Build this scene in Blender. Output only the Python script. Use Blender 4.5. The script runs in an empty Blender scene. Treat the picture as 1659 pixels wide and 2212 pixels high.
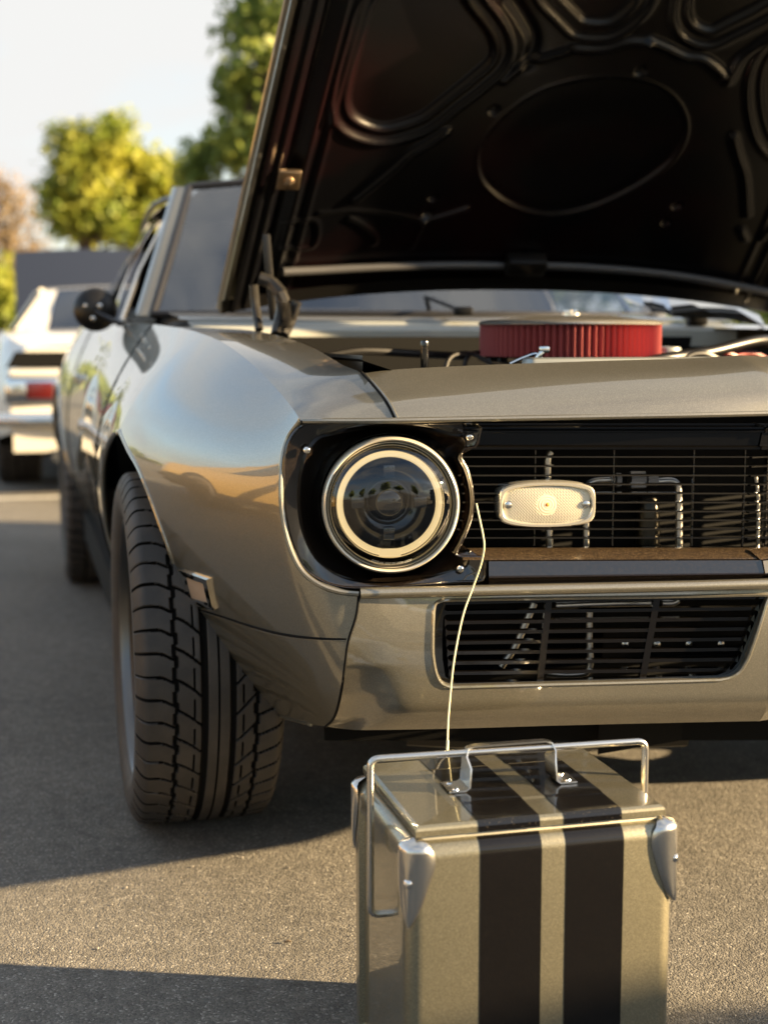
import bpy, bmesh, math, random
import numpy as np
from mathutils import Vector, Matrix
random.seed(7)
rng = np.random.default_rng(11)
sc = bpy.context.scene
COL = sc.collection
# ------------------------------------------------------------------ camera, sky, sun, exposure
F, CX, CY, CAMH = 3100.0, 829.5, 1106.0, 0.94
PITCH = math.atan(388.0 / F)
cd = bpy.data.cameras.new('camera'); cam = bpy.data.objects.new('camera', cd); COL.objects.link(cam)
cam.location = (0, 0, CAMH); cam.rotation_euler = (math.pi / 2 - PITCH, 0, 0)
cd.sensor_fit = 'HORIZONTAL'; cd.sensor_width = 36.0; cd.lens = 36.0 * F / 1659.0
cd.clip_start = 0.05; cd.clip_end = 2000
cd.dof.use_dof = True; cd.dof.focus_distance = 2.06; cd.dof.aperture_fstop = cd.lens / 1000 / 0.0155
sc.camera = cam
SUN_EL, SUN_AZ = math.radians(15.0), math.radians(97.0)      # azimuth clockwise from +Y
world = bpy.data.worlds.new('World'); sc.world = world; world.use_nodes = True
wn, wl = world.node_tree.nodes, world.node_tree.links
wn.clear()
wo = wn.new('ShaderNodeOutputWorld'); bg = wn.new('ShaderNodeBackground'); sky = wn.new('ShaderNodeTexSky')
sky.sky_type = 'NISHITA'; sky.sun_disc = False; sky.sun_elevation = SUN_EL; sky.sun_rotation = SUN_AZ
sky.air_density = 1.0; sky.dust_density = 1.0; sky.ozone_density = 1.0
bg.inputs['Strength'].default_value = 0.054
tc = wn.new('ShaderNodeTexCoord'); mp = wn.new('ShaderNodeMapping'); mp.inputs['Scale'].default_value = (0.9, 0.9, 3.2); mp.inputs['Location'].default_value = (-3.17, -6.28, 2.72)
nz = wn.new('ShaderNodeTexNoise'); nz.inputs['Scale'].default_value = 1.6; nz.inputs['Detail'].default_value = 7
nz.inputs['Roughness'].default_value = 0.55; nz.inputs['Distortion'].default_value = 0.4
cr = wn.new('ShaderNodeValToRGB'); cr.color_ramp.elements[0].position = 0.37; cr.color_ramp.elements[1].position = 0.62
mx = wn.new('ShaderNodeMix'); mx.data_type = 'RGBA'
CLOUD = mx.inputs['B']; CLOUD.default_value = (2.95, 2.95, 2.90, 1)
wl.new(tc.outputs['Generated'], mp.inputs['Vector']); wl.new(mp.outputs['Vector'], nz.inputs['Vector'])
wl.new(nz.outputs['Fac'], cr.inputs['Fac']); wl.new(cr.outputs['Color'], mx.inputs['Factor'])
wl.new(sky.outputs['Color'], mx.inputs['A']); wl.new(mx.outputs['Result'], bg.inputs['Color'])
wl.new(bg.outputs['Background'], wo.inputs['Surface'])
sd = bpy.data.lights.new('sun', 'SUN'); sd.energy = 5.0; sd.angle = math.radians(0.6); sd.color = (1.0, 0.73, 0.40)
sun = bpy.data.objects.new('sun', sd); COL.objects.link(sun)
tosun = Vector((math.sin(SUN_AZ) * math.cos(SUN_EL), math.cos(SUN_AZ) * math.cos(SUN_EL), math.sin(SUN_EL)))
sun.rotation_euler = tosun.to_track_quat('Z', 'Y').to_euler(); sun.location = tosun * 30
sc.view_settings.view_transform = 'Standard'; sc.view_settings.look = 'None'
sc.view_settings.exposure = 2.52; sc.view_settings.gamma = 1.0; sc.view_settings.use_curve_mapping = False
sc.cycles.max_bounces = 8; sc.cycles.transparent_max_bounces = 12; sc.cycles.caustics_reflective = False
sc.cycles.caustics_refractive = False; sc.cycles.sample_clamp_indirect = 6.0
sc.cycles.use_denoising = True

# ------------------------------------------------------------------ coordinates
SP, CP = math.sin(PITCH), math.cos(PITCH)
def ray(px, py):
    u, v = (px - CX) / F, (CY - py) / F
    return Vector((u, CP + v * SP, -SP + v * CP))
def P(px, py, D):                                   # a point seen at (px, py) standing D metres down the road
    r = ray(px, py); return Vector((0, 0, CAMH)) + r * (D / r.y)
YAW = math.radians(14.5); SY, CYW = math.sin(YAW), math.cos(YAW)
HEAD = Vector((SY, -CYW, 0)); LAT = Vector((CYW, SY, 0)); UP = Vector((0, 0, 1))
C0 = Vector((0.378, 2.98, 0))
def R(l, a, z): return C0 + HEAD * a - LAT * l + UP * z      # car frame: l to the car's right, a forward of front axle
def toC(p):
    d = p - C0; return (-d.dot(LAT), d.dot(HEAD), p.z)
def mir(p):
    l, a, z = toC(p); return R(-l, a, z)

# ------------------------------------------------------------------ materials
def mat(name, col=(0.5, 0.5, 0.5), rough=0.5, metal=0.0, coat=0.0, coat_rough=0.03, emit=None, es=0, spec=0.5, bump=None, var=None):
    m = bpy.data.materials.new(name); m.use_nodes = True
    n, l = m.node_tree.nodes, m.node_tree.links
    b = n['Principled BSDF']
    b.inputs['Base Color'].default_value = (*col, 1); b.inputs['Roughness'].default_value = rough
    b.inputs['Metallic'].default_value = metal; b.inputs['Coat Weight'].default_value = coat
    b.inputs['Coat Roughness'].default_value = coat_rough; b.inputs['Specular IOR Level'].default_value = spec
    if emit: b.inputs['Emission Color'].default_value = (*emit, 1); b.inputs['Emission Strength'].default_value = es
    if var or bump:
        t = n.new('ShaderNodeTexCoord')
    if var:                                         # (scale, second colour, low, high)
        s, c2, lo, hi = var
        z = n.new('ShaderNodeTexNoise'); z.inputs['Scale'].default_value = s; z.inputs['Detail'].default_value = 4
        r = n.new('ShaderNodeMapRange'); r.inputs['From Min'].default_value = lo; r.inputs['From Max'].default_value = hi
        x = n.new('ShaderNodeMix'); x.data_type = 'RGBA'; x.inputs['A'].default_value = (*col, 1); x.inputs['B'].default_value = (*c2, 1)
        l.new(t.outputs['Object'], z.inputs['Vector']); l.new(z.outputs['Fac'], r.inputs['Value'])
        l.new(r.outputs['Result'], x.inputs['Factor']); l.new(x.outputs['Result'], b.inputs['Base Color'])
    if bump:                                        # (scale, strength, distance)
        z2 = n.new('ShaderNodeTexNoise'); z2.inputs['Scale'].default_value = bump[0]; z2.inputs['Detail'].default_value = 5
        bm_ = n.new('ShaderNodeBump'); bm_.inputs['Strength'].default_value = bump[1]; bm_.inputs['Distance'].default_value = bump[2]
        l.new(t.outputs['Object'], z2.inputs['Vector']); l.new(z2.outputs['Fac'], bm_.inputs['Height']); l.new(bm_.outputs['Normal'], b.inputs['Normal'])
    return m

def flake_paint(name, col, col2, metal=0.75, rough=0.42, flake=900.0, coat=1.0, dust=0.0, ior=1.85, cr_=0.015):
    m = bpy.data.materials.new(name); m.use_nodes = True
    n, l = m.node_tree.nodes, m.node_tree.links; b = n['Principled BSDF']
    t = n.new('ShaderNodeTexCoord'); v = n.new('ShaderNodeTexVoronoi'); v.inputs['Scale'].default_value = flake
    r = n.new('ShaderNodeSeparateColor'); mr = n.new('ShaderNodeMapRange'); mr.inputs['From Min'].default_value = 0.55; mr.inputs['From Max'].default_value = 1.0
    x = n.new('ShaderNodeMix'); x.data_type = 'RGBA'; x.inputs['A'].default_value = (*col, 1); x.inputs['B'].default_value = (*col2, 1)
    l.new(t.outputs['Object'], v.inputs['Vector']); l.new(v.outputs['Color'], r.inputs['Color'])
    l.new(r.outputs['Red'], mr.inputs['Value']); l.new(mr.outputs['Result'], x.inputs['Factor'])
    last = x.outputs['Result']
    if dust:
        d = n.new('ShaderNodeTexNoise'); d.inputs['Scale'].default_value = 420; d.inputs['Detail'].default_value = 2
        d2 = n.new('ShaderNodeTexNoise'); d2.inputs['Scale'].default_value = 9; d2.inputs['Detail'].default_value = 3
        dm = n.new('ShaderNodeMapRange'); dm.inputs['From Min'].default_value = 0.66; dm.inputs['From Max'].default_value = 0.76
        dq = n.new('ShaderNodeMath'); dq.operation = 'MULTIPLY'; dq2 = n.new('ShaderNodeMath'); dq2.operation = 'MULTIPLY'; dq2.inputs[1].default_value = dust
        y = n.new('ShaderNodeMix'); y.data_type = 'RGBA'; y.inputs['B'].default_value = (0.5, 0.43, 0.33, 1)
        l.new(t.outputs['Object'], d.inputs['Vector']); l.new(t.outputs['Object'], d2.inputs['Vector'])
        l.new(d.outputs['Fac'], dm.inputs['Value']); l.new(dm.outputs['Result'], dq.inputs[0]); l.new(d2.outputs['Fac'], dq.inputs[1])
        l.new(dq.outputs['Value'], dq2.inputs[0]); l.new(dq2.outputs['Value'], y.inputs['Factor']); l.new(last, y.inputs['A']); last = y.outputs['Result']
        inv = n.new('ShaderNodeMath'); inv.operation = 'SUBTRACT'; inv.inputs[0].default_value = coat
        l.new(dq2.outputs['Value'], inv.inputs[1]); l.new(inv.outputs['Value'], b.inputs['Coat Weight'])
    l.new(last, b.inputs['Base Color'])
    b.inputs['Metallic'].default_value = metal; b.inputs['Roughness'].default_value = rough
    if metal == 0: b.inputs['Specular IOR Level'].default_value = 0.12
    b.inputs['Coat Weight'].default_value = coat; b.inputs['Coat Roughness'].default_value = cr_; b.inputs['Coat IOR'].default_value = ior
    return m

def glass(name, tint=(1, 1, 1), ior=1.5, tr=1.0, rough=0.0):
    m = bpy.data.materials.new(name); m.use_nodes = True
    n, l = m.node_tree.nodes, m.node_tree.links; n.clear()
    o = n.new('ShaderNodeOutputMaterial'); mxs = n.new('ShaderNodeMixShader'); f = n.new('ShaderNodeFresnel'); f.inputs['IOR'].default_value = ior
    t = n.new('ShaderNodeBsdfTransparent'); t.inputs['Color'].default_value = (*tint, 1)
    g = n.new('ShaderNodeBsdfGlossy'); g.inputs['Roughness'].default_value = rough
    l.new(f.outputs['Fac'], mxs.inputs['Fac']); l.new(t.outputs['BSDF'], mxs.inputs[1]); l.new(g.outputs['BSDF'], mxs.inputs[2])
    l.new(mxs.outputs['Shader'], o.inputs['Surface'])
    return m

PAINT = flake_paint('bronze_grey_paint', (0.235, 0.216, 0.168), (0.35, 0.325, 0.255), dust=0.22, metal=0.82, rough=0.40, flake=1500)
COOLPAINT = flake_paint('cooler_gold_paint', (0.25, 0.228, 0.158), (0.42, 0.385, 0.27), metal=0.88, rough=0.40, dust=0.25, flake=1300, ior=1.5, cr_=0.05)
STRIPE = flake_paint('black_stripe', (0.0022, 0.0018, 0.0018), (0.005, 0.004, 0.0035), metal=0.0, rough=0.4, dust=0.0, ior=1.42, cr_=0.08)
STRIPE_DUSTY = flake_paint('black_stripe_dusty', (0.0022, 0.0018, 0.0018), (0.005, 0.004, 0.0035), metal=0.0, rough=0.3, dust=0.30, ior=1.5, cr_=0.03)
BLACKGLOSS = mat('black_gloss', (0.003, 0.0028, 0.0027), 0.12, coat=0.5)
BEZEL = flake_paint('brown_black_bezel', (0.006, 0.004, 0.003), (0.022, 0.015, 0.010), metal=0.2, rough=0.25, dust=0.1, ior=1.55)
BROWN = flake_paint('brown_ledge', (0.045, 0.030, 0.018), (0.16, 0.11, 0.06), metal=0.5, rough=0.35, dust=0.3, ior=1.5)
SATIN = mat('satin_black', (0.0045, 0.0042, 0.0042), 0.38, spec=0.4, bump=(60, 0.05, 0.002))
HOODIN = mat('hood_black', (0.0014, 0.0015, 0.0022), 0.28, spec=0.20, var=(3, (0.0060, 0.0020, 0.0024), 0.48, 0.66))  # reddish noise in the black paints in red reflections
VOID = mat('matte_black', (0.0016, 0.0016, 0.0016), 0.8, spec=0.2)
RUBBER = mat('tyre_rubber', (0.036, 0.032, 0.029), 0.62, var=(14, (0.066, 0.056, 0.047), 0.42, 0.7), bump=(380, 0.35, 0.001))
GROOVE_SHADE = mat('tyre_groove_shade', (0.004, 0.0035, 0.003), 0.9, spec=0.2)  # near-black rubber, shade painted into the tread grooves
RIM = mat('rim_bronze_grey', (0.035, 0.031, 0.028), 0.42, metal=0.5)
LIPM = mat('rim_lip_silver', (0.15, 0.148, 0.145), 0.34, metal=1.0)
CHROME = mat('chrome', (0.82, 0.80, 0.76), 0.06, metal=1.0)
STEEL = mat('brushed_steel', (0.66, 0.64, 0.60), 0.24, metal=1.0, bump=(240, 0.06, 0.0005))
ALU = mat('aluminium_tube', (0.62, 0.60, 0.56), 0.3, metal=1.0)
RINGM = mat('lamp_ring_metal', (0.86, 0.79, 0.64), 0.22, metal=0.55, coat=0.6)
HALO = mat('halo_plastic', (0.86, 0.72, 0.46), 0.35, coat=0.6, emit=(1.0, 0.74, 0.36), es=0.16)  # faint glow added to keep the translucent plastic evenly bright
LENSBLACK = mat('lamp_black', (0.006, 0.006, 0.007), 0.10, coat=0.4)
CLEAR = glass('clear_glass', (0.97, 0.97, 0.96), 1.75)
SMOKE = glass('tinted_glass', (0.45, 0.49, 0.54), 3.0)
DARKGLASS = mat('dark_glass', (0.012, 0.014, 0.018), 0.05, coat=0.6)
WHITEP = mat('white_print', (0.8, 0.8, 0.78), 0.5)
REDFILTER = mat('red_filter', (0.34, 0.065, 0.060), 0.6, bump=(500, 0.2, 0.001))
CORDM = mat('cream_cord', (0.72, 0.66, 0.40), 0.6)
MARKERLENS = mat('marker_lens', (0.55, 0.40, 0.28), 0.3, coat=0.7)
WINTRIM = mat('window_rubber', (0.012, 0.012, 0.014), 0.35)
CREAMW = mat('white_car_paint', (0.74, 0.72, 0.66), 0.35, coat=0.9)
YELLOW = mat('yellow_paint', (0.27, 0.18, 0.065), 0.35, coat=1.0)
REDLAMP = mat('red_lamp', (0.07, 0.006, 0.006), 0.25, coat=0.8)
REDP = mat('red_car_paint', (0.40, 0.02, 0.02), 0.3, coat=1.0)
GREYP = mat('grey_van_paint', (0.10, 0.11, 0.12), 0.35, coat=0.8)

def lens_mat():
    m = mat('turn_lens', (0.74, 0.67, 0.50), 0.10, coat=0.8)
    n, l = m.node_tree.nodes, m.node_tree.links; b = n['Principled BSDF']
    b.inputs['Subsurface Weight'].default_value = 0.15; b.inputs['Subsurface Radius'].default_value = (0.01, 0.008, 0.004); b.inputs['Subsurface Scale'].default_value = 0.5
    return m
TURNLENS = lens_mat()

def asphalt():
    m = bpy.data.materials.new('asphalt'); m.use_nodes = True
    n, l = m.node_tree.nodes, m.node_tree.links; b = n['Principled BSDF']
    t = n.new('ShaderNodeTexCoord')
    def noise(s, d=4, ro=0.5):
        z = n.new('ShaderNodeTexNoise'); z.inputs['Scale'].default_value = s; z.inputs['Detail'].default_value = d; z.inputs['Roughness'].default_value = ro
        l.new(t.outputs['Object'], z.inputs['Vector']); return z
    v = n.new('ShaderNodeTexVoronoi'); v.inputs['Scale'].default_value = 300; l.new(t.outputs['Object'], v.inputs['Vector'])
    v2 = n.new('ShaderNodeTexVoronoi'); v2.inputs['Scale'].default_value = 95; l.new(t.outputs['Object'], v2.inputs['Vector'])
    sep = n.new('ShaderNodeSeparateColor'); l.new(v.outputs['Color'], sep.inputs['Color'])
    ramp = n.new('ShaderNodeValToRGB'); e = ramp.color_ramp.elements
    e[0].position = 0.0; e[0].color = (0.105, 0.098, 0.086, 1); e[1].position = 1.0; e[1].color = (0.36, 0.34, 0.30, 1)
    q = ramp.color_ramp.elements.new(0.55); q.color = (0.15, 0.14, 0.122, 1)
    q = ramp.color_ramp.elements.new(0.92); q.color = (0.195, 0.18, 0.155, 1)
    l.new(sep.outputs['Red'], ramp.inputs['Fac'])
    big = noise(1.3, 5); mr = n.new('ShaderNodeMapRange'); mr.inputs['From Min'].default_value = 0.3; mr.inputs['From Max'].default_value = 0.7
    mr.inputs['To Min'].default_value = 0.78; mr.inputs['To Max'].default_value = 1.15; l.new(big.outputs['Fac'], mr.inputs['Value'])
    med = noise(28, 4); mr2 = n.new('ShaderNodeMapRange'); mr2.inputs['From Min'].default_value = 0.3; mr2.inputs['From Max'].default_value = 0.7
    mr2.inputs['To Min'].default_value = 0.8; mr2.inputs['To Max'].default_value = 1.15; l.new(med.outputs['Fac'], mr2.inputs['Value'])
    mm = n.new('ShaderNodeMath'); mm.operation = 'MULTIPLY'; l.new(mr.outputs['Result'], mm.inputs[0]); l.new(mr2.outputs['Result'], mm.inputs[1])
    vm = n.new('ShaderNodeVectorMath'); vm.operation = 'SCALE'; l.new(ramp.outputs['Color'], vm.inputs[0]); l.new(mm.outputs['Value'], vm.inputs['Scale'])
    stain = noise(0.55, 3); sr = n.new('ShaderNodeMapRange'); sr.inputs['From Min'].default_value = 0.60; sr.inputs['From Max'].default_value = 0.72
    sr.inputs['To Min'].default_value = 1.0; sr.inputs['To Max'].default_value = 0.62; l.new(stain.outputs['Fac'], sr.inputs['Value'])
    cw_ = noise(2.5, 4); cadd = n.new('ShaderNodeVectorMath'); cadd.operation = 'MULTIPLY_ADD'; cadd.inputs[1].default_value = (.35, .35, 0)
    l.new(cw_.outputs['Color'], cadd.inputs[0]); l.new(t.outputs['Object'], cadd.inputs[2])
    cv = n.new('ShaderNodeTexVoronoi'); cv.feature = 'DISTANCE_TO_EDGE'; cv.inputs['Scale'].default_value = 0.42; l.new(cadd.outputs['Vector'], cv.inputs['Vector'])
    ck = n.new('ShaderNodeMapRange'); ck.inputs['From Min'].default_value = 0.0008; ck.inputs['From Max'].default_value = 0.0028; ck.inputs['To Min'].default_value = 0.86; l.new(cv.outputs['Distance'], ck.inputs['Value'])
    sm_ = n.new('ShaderNodeMath'); sm_.operation = 'MULTIPLY'; l.new(sr.outputs['Result'], sm_.inputs[0]); l.new(ck.outputs['Result'], sm_.inputs[1])
    v3 = n.new('ShaderNodeVectorMath'); v3.operation = 'SCALE'; l.new(vm.outputs['Vector'], v3.inputs[0]); l.new(sm_.outputs['Value'], v3.inputs['Scale'])
    l.new(v3.outputs['Vector'], b.inputs['Base Color'])
    fine = noise(160, 5, 0.65)
    a1 = n.new('ShaderNodeMath'); a1.operation = 'MULTIPLY_ADD'; a1.inputs[1].default_value = -0.9; l.new(v.outputs['Distance'], a1.inputs[0]); l.new(fine.outputs['Fac'], a1.inputs[2])
    a2 = n.new('ShaderNodeMath'); a2.operation = 'MULTIPLY_ADD'; a2.inputs[1].default_value = -0.6; l.new(v2.outputs['Distance'], a2.inputs[0]); l.new(a1.outputs['Value'], a2.inputs[2])
    bp = n.new('ShaderNodeBump'); bp.inputs['Strength'].default_value = 0.5; bp.inputs['Distance'].default_value = 0.003
    l.new(a2.outputs['Value'], bp.inputs['Height']); l.new(bp.outputs['Normal'], b.inputs['Normal'])
    b.inputs['Roughness'].default_value = 0.82; b.inputs['Specular IOR Level'].default_value = 0.35
    return m
ASPHALT = asphalt()
LINEPAINT = mat('road_line_paint', (0.55, 0.54, 0.50), 0.7, var=(30, (0.25, 0.24, 0.22), 0.45, 0.65))

def leafmat(name, c1, c2):
    m = bpy.data.materials.new(name); m.use_nodes = True
    n, l = m.node_tree.nodes, m.node_tree.links; b = n['Principled BSDF']
    t = n.new('ShaderNodeTexCoord'); z = n.new('ShaderNodeTexNoise'); z.inputs['Scale'].default_value = 1.3; z.inputs['Detail'].default_value = 3
    x = n.new('ShaderNodeMix'); x.data_type = 'RGBA'; x.inputs['A'].default_value = (*c1, 1); x.inputs['B'].default_value = (*c2, 1)
    mr = n.new('ShaderNodeMapRange'); mr.inputs['From Min'].default_value = 0.38; mr.inputs['From Max'].default_value = 0.62
    l.new(t.outputs['Object'], z.inputs['Vector']); l.new(z.outputs['Fac'], mr.inputs['Value']); l.new(mr.outputs['Result'], x.inputs['Factor'])
    o = n['Material Output']; tr = n.new('ShaderNodeBsdfTranslucent'); ms = n.new('ShaderNodeMixShader'); ms.inputs['Fac'].default_value = 0.5
    l.new(x.outputs['Result'], b.inputs['Base Color']); l.new(x.outputs['Result'], tr.inputs['Color']); b.inputs['Roughness'].default_value = 0.55
    l.new(b.outputs['BSDF'], ms.inputs[1]); l.new(tr.outputs['BSDF'], ms.inputs[2]); l.new(ms.outputs['Shader'], o.inputs['Surface'])
    return m
LEAF_Y = leafmat('leaf_yellow_green', (0.17, 0.24, 0.035), (0.40, 0.40, 0.06))
LEAF_G = leafmat('leaf_green', (0.11, 0.18, 0.045), (0.34, 0.38, 0.08))
LEAF_DRY = leafmat('leaf_dry', (0.24, 0.17, 0.09), (0.33, 0.25, 0.14))
BARK = mat('bark', (0.10, 0.075, 0.05), 0.85, bump=(20, 0.5, 0.02))

# ------------------------------------------------------------------ mesh builder
def crv(pts, n, closed=False):                      # Catmull-Rom through pts, n samples by arc length
    p = np.array([tuple(q) for q in pts], float)
    if len(p) == 2:
        t = np.linspace(0, 1, n)[:, None]; return p[0] * (1 - t) + p[1] * t
    if closed: e = np.vstack([p[-1], p, p[0], p[1]])
    else: e = np.vstack([2 * p[0] - p[1], p, 2 * p[-1] - p[-2]])
    out = []
    for i in range(1, len(e) - 2):
        p0, p1, p2, p3 = e[i - 1], e[i], e[i + 1], e[i + 2]
        d1 = max(np.linalg.norm(p1 - p0), 1e-9) ** .5; d2 = max(np.linalg.norm(p2 - p1), 1e-9) ** .5; d3 = max(np.linalg.norm(p3 - p2), 1e-9) ** .5
        m1 = (p1 - p0) / d1 - (p2 - p0) / (d1 + d2) + (p2 - p1) / d2; m2 = (p2 - p1) / d2 - (p3 - p1) / (d2 + d3) + (p3 - p2) / d3
        m1 *= d2; m2 *= d2
        for t in np.linspace(0, 1, 24, endpoint=False):
            out.append((2 * t**3 - 3 * t**2 + 1) * p1 + (t**3 - 2 * t**2 + t) * m1 + (-2 * t**3 + 3 * t**2) * p2 + (t**3 - t**2) * m2)
    out.append(p[0] if closed else p[-1])
    out = np.array(out); s = np.concatenate([[0], np.cumsum(np.linalg.norm(np.diff(out, axis=0), axis=1))])
    q = np.linspace(0, s[-1], n + 1)[:-1] if closed else np.linspace(0, s[-1], n)
    return np.stack([np.interp(q, s, out[:, k]) for k in range(3)], 1)

class MB:
    def __init__(s): s.v = []; s.f = []; s.m = []; s.mi = 0
    def add(s, v, f):
        o = len(s.v); s.v += [tuple(x) for x in v]; s.f += [tuple(i + o for i in q) for q in f]; s.m += [s.mi] * len(f); return s
    def grid(s, g, closed_u=False, closed_v=False):  # g[nu][nv][3]
        g = np.asarray(g); nu, nv = g.shape[:2]; fs = []
        for i in range(nu if closed_u else nu - 1):
            for j in range(nv if closed_v else nv - 1):
                i2, j2 = (i + 1) % nu, (j + 1) % nv
                fs.append((i * nv + j, i2 * nv + j, i2 * nv + j2, i * nv + j2))
        return s.add(g.reshape(-1, 3), fs)
    def box(s, c, sx, sy, sz, ex=(1, 0, 0), ey=(0, 1, 0), ez=(0, 0, 1), bev=0):
        c, ex, ey, ez = Vector(c), Vector(ex), Vector(ey), Vector(ez)
        bm = bmesh.new(); bmesh.ops.create_cube(bm, size=1)
        for v in bm.verts: v.co = Vector((v.co.x * sx, v.co.y * sy, v.co.z * sz))
        if bev: bmesh.ops.bevel(bm, geom=bm.edges[:], offset=bev, segments=2, affect='EDGES', profile=0.5)
        bm.verts.index_update()
        s.add([c + ex * v.co.x + ey * v.co.y + ez * v.co.z for v in bm.verts], [[v.index for v in f.verts] for f in bm.faces]); bm.free(); return s
    def tube(s, pts, r, n=8, closed=False, cap=True):
        p = [Vector(q) for q in pts]; N = len(p); rs = r if hasattr(r, '__len__') else [r] * N
        tg = [((p[(i + 1) % N] - p[i - 1]) if closed else (p[min(i + 1, N - 1)] - p[max(i - 1, 0)])).normalized() for i in range(N)]
        u = tg[0].orthogonal().normalized(); rows = []
        for i in range(N):
            u = (u - tg[i] * u.dot(tg[i])).normalized(); w = tg[i].cross(u)
            rows.append([p[i] + (u * math.cos(2 * math.pi * k / n) + w * math.sin(2 * math.pi * k / n)) * rs[i] for k in range(n)])
        o = len(s.v); s.grid([[tuple(x) for x in q] for q in rows], closed, True)
        if cap and not closed: s.f += [tuple(o + k for k in range(n))[::-1], tuple(o + (N - 1) * n + k for k in range(n))]; s.m += [s.mi] * 2
        return s
    def lathe(s, c, ax, prof, n=48, up=(0, 0, 1)):   # prof: (radius, height along ax)
        c, ax = Vector(c), Vector(ax).normalized(); u = Vector(up) if abs(ax.z) < .99 else Vector((0, 1, 0)); u = (u - ax * u.dot(ax)).normalized(); w = ax.cross(u)
        g = [[tuple(c + ax * h + (u * math.cos(2 * math.pi * k / n) + w * math.sin(2 * math.pi * k / n)) * r) for r, h in prof] for k in range(n)]
        return s.grid(g, True, False)
    def prism(s, poly, off):                          # planar polygon pushed along off
        n = len(poly); off = Vector(off); p = [Vector(q) for q in poly]
        return s.add(p + [q + off for q in p], [tuple(range(n))[::-1], tuple(range(n, 2 * n))] + [(i, (i + 1) % n, n + (i + 1) % n, n + i) for i in range(n)])
    def mirror(s):
        o = MB(); o.v = [tuple(mir(Vector(v))) for v in s.v]; o.f = [tuple(f[::-1]) for f in s.f]; o.m = list(s.m); return o
    def join(s, o): 
        k = len(s.v); s.v += o.v; s.f += [tuple(i + k for i in f) for f in o.f]; s.m += o.m; return s
    def mesh(s, name, mats, loc=(0, 0, 0), smooth=True, ang=40, weld=0):
        me = bpy.data.meshes.new(name); l = Vector(loc)
        me.from_pydata([tuple(Vector(v) - l) for v in s.v], [], s.f)
        for m_ in (mats if isinstance(mats, (list, tuple)) else [mats]): me.materials.append(m_)
        me.polygons.foreach_set('material_index', s.m)
        bm = bmesh.new(); bm.from_mesh(me)
        if weld: bmesh.ops.remove_doubles(bm, verts=bm.verts, dist=weld)
        bmesh.ops.recalc_face_normals(bm, faces=bm.faces); bm.to_mesh(me); bm.free()
        if smooth:
            me.polygons.foreach_set('use_smooth', [True] * len(me.polygons)); me.set_sharp_from_angle(angle=math.radians(ang))
        me.update(); return me
    def obj(s, name, mats, parent=None, smooth=True, ang=40, weld=0, loc=None):
        o_ = Vector(parent['org']) if parent else Vector(loc or (0, 0, 0))
        ob = bpy.data.objects.new(name, s.mesh(name, mats, o_, smooth, ang, weld)); COL.objects.link(ob)
        if parent: ob.parent = parent; ob['org'] = tuple(o_)
        else: ob.location = o_; ob['org'] = tuple(o_)
        return ob
def tag(o, label=None, cat=None, group=None, kind=None):
    if label: o['label'] = label
    if cat: o['category'] = cat
    if group: o['group'] = group
    if kind: o['kind'] = kind
    return o
def thing(name, label, cat, loc, group=None):
    e = bpy.data.objects.new(name, None); COL.objects.link(e); e.location = loc; e['org'] = tuple(loc); e.empty_display_size = 0.1
    return tag(e, label, cat, group)
def both(mb, name, mats, parent, **k):                # right-hand part and its mirror
    a = mb.obj(name, mats, parent, **k); b = mb.mirror().obj(name, mats, parent, **k); return a, b
def coons(T, B, L, Rr, nu, nv):                       # T: L0->R0, B: L1->R1, L: T->B, R: T->B
    T, B, L, Rr = crv(T, nu), crv(B, nu), crv(L, nv), crv(Rr, nv)
    g = np.zeros((nu, nv, 3))
    for i in range(nu):
        u = i / (nu - 1)
        for j in range(nv):
            v = j / (nv - 1)
            g[i, j] = (1 - v) * T[i] + v * B[i] + (1 - u) * L[j] + u * Rr[j] - ((1 - u) * (1 - v) * T[0] + u * (1 - v) * T[-1] + (1 - u) * v * B[0] + u * v * B[-1])
    return g
def Df(px, e=0.0):                                    # depth of the nose plane under pixel column px
    u = (px - CX) / F; return 2.083 / (1 - 0.115 * u) + e
def N(px, py, e=0.0): return P(px, py, Df(px, e))

# ------------------------------------------------------------------ ground
g = MB(); g.add([(-400, -400, 0), (400, -400, 0), (400, 400, 0), (-400, 400, 0)], [(0, 1, 2, 3)])
tag(g.obj('parking_lot', ASPHALT), 'grey asphalt parking lot under the cars', None, kind='structure')
for k, (x0, y0, x1, y1) in enumerate([(-9, 6.35, 6, 10.2), (-9.2, 18, 10, 22.6)]):
    d = Vector((x1 - x0, y1 - y0, 0)).normalized(); w = Vector((-d.y, d.x, 0)) * 0.06
    a, b = Vector((x0, y0, 0.004)), Vector((x1, y1, 0.004))
    m = MB(); m.add([a - w, b - w, b + w, a + w], [(0, 1, 2, 3)])
    tag(m.obj('parking_line', LINEPAINT), 'worn white painted line across the asphalt', None, kind='structure')

m = MB(); prng = np.random.default_rng(3)
for k in range(260):
    x, y, r = prng.uniform(-1.6, 1.4), prng.uniform(1.7, 4.5), prng.uniform(.0012, .0032)
    v = [(x + r * sx * prng.uniform(.6, 1.2), y + r * sy * prng.uniform(.6, 1.2), .001 + r * sz) for sx, sy, sz in ((1, 0, .3), (-1, 0, .3), (0, 1, .35), (0, -1, .25), (.1, .1, 1), (0, 0, -.4))]
    m.add(v, [(0, 2, 4), (2, 1, 4), (1, 3, 4), (3, 0, 4), (2, 0, 5), (1, 2, 5), (3, 1, 5), (0, 3, 5)])
tag(m.obj('gravel', mat('loose_stone', (0.26, 0.24, 0.21), 0.8), smooth=False), 'loose grit scattered on the asphalt', None, kind='stuff')
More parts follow.
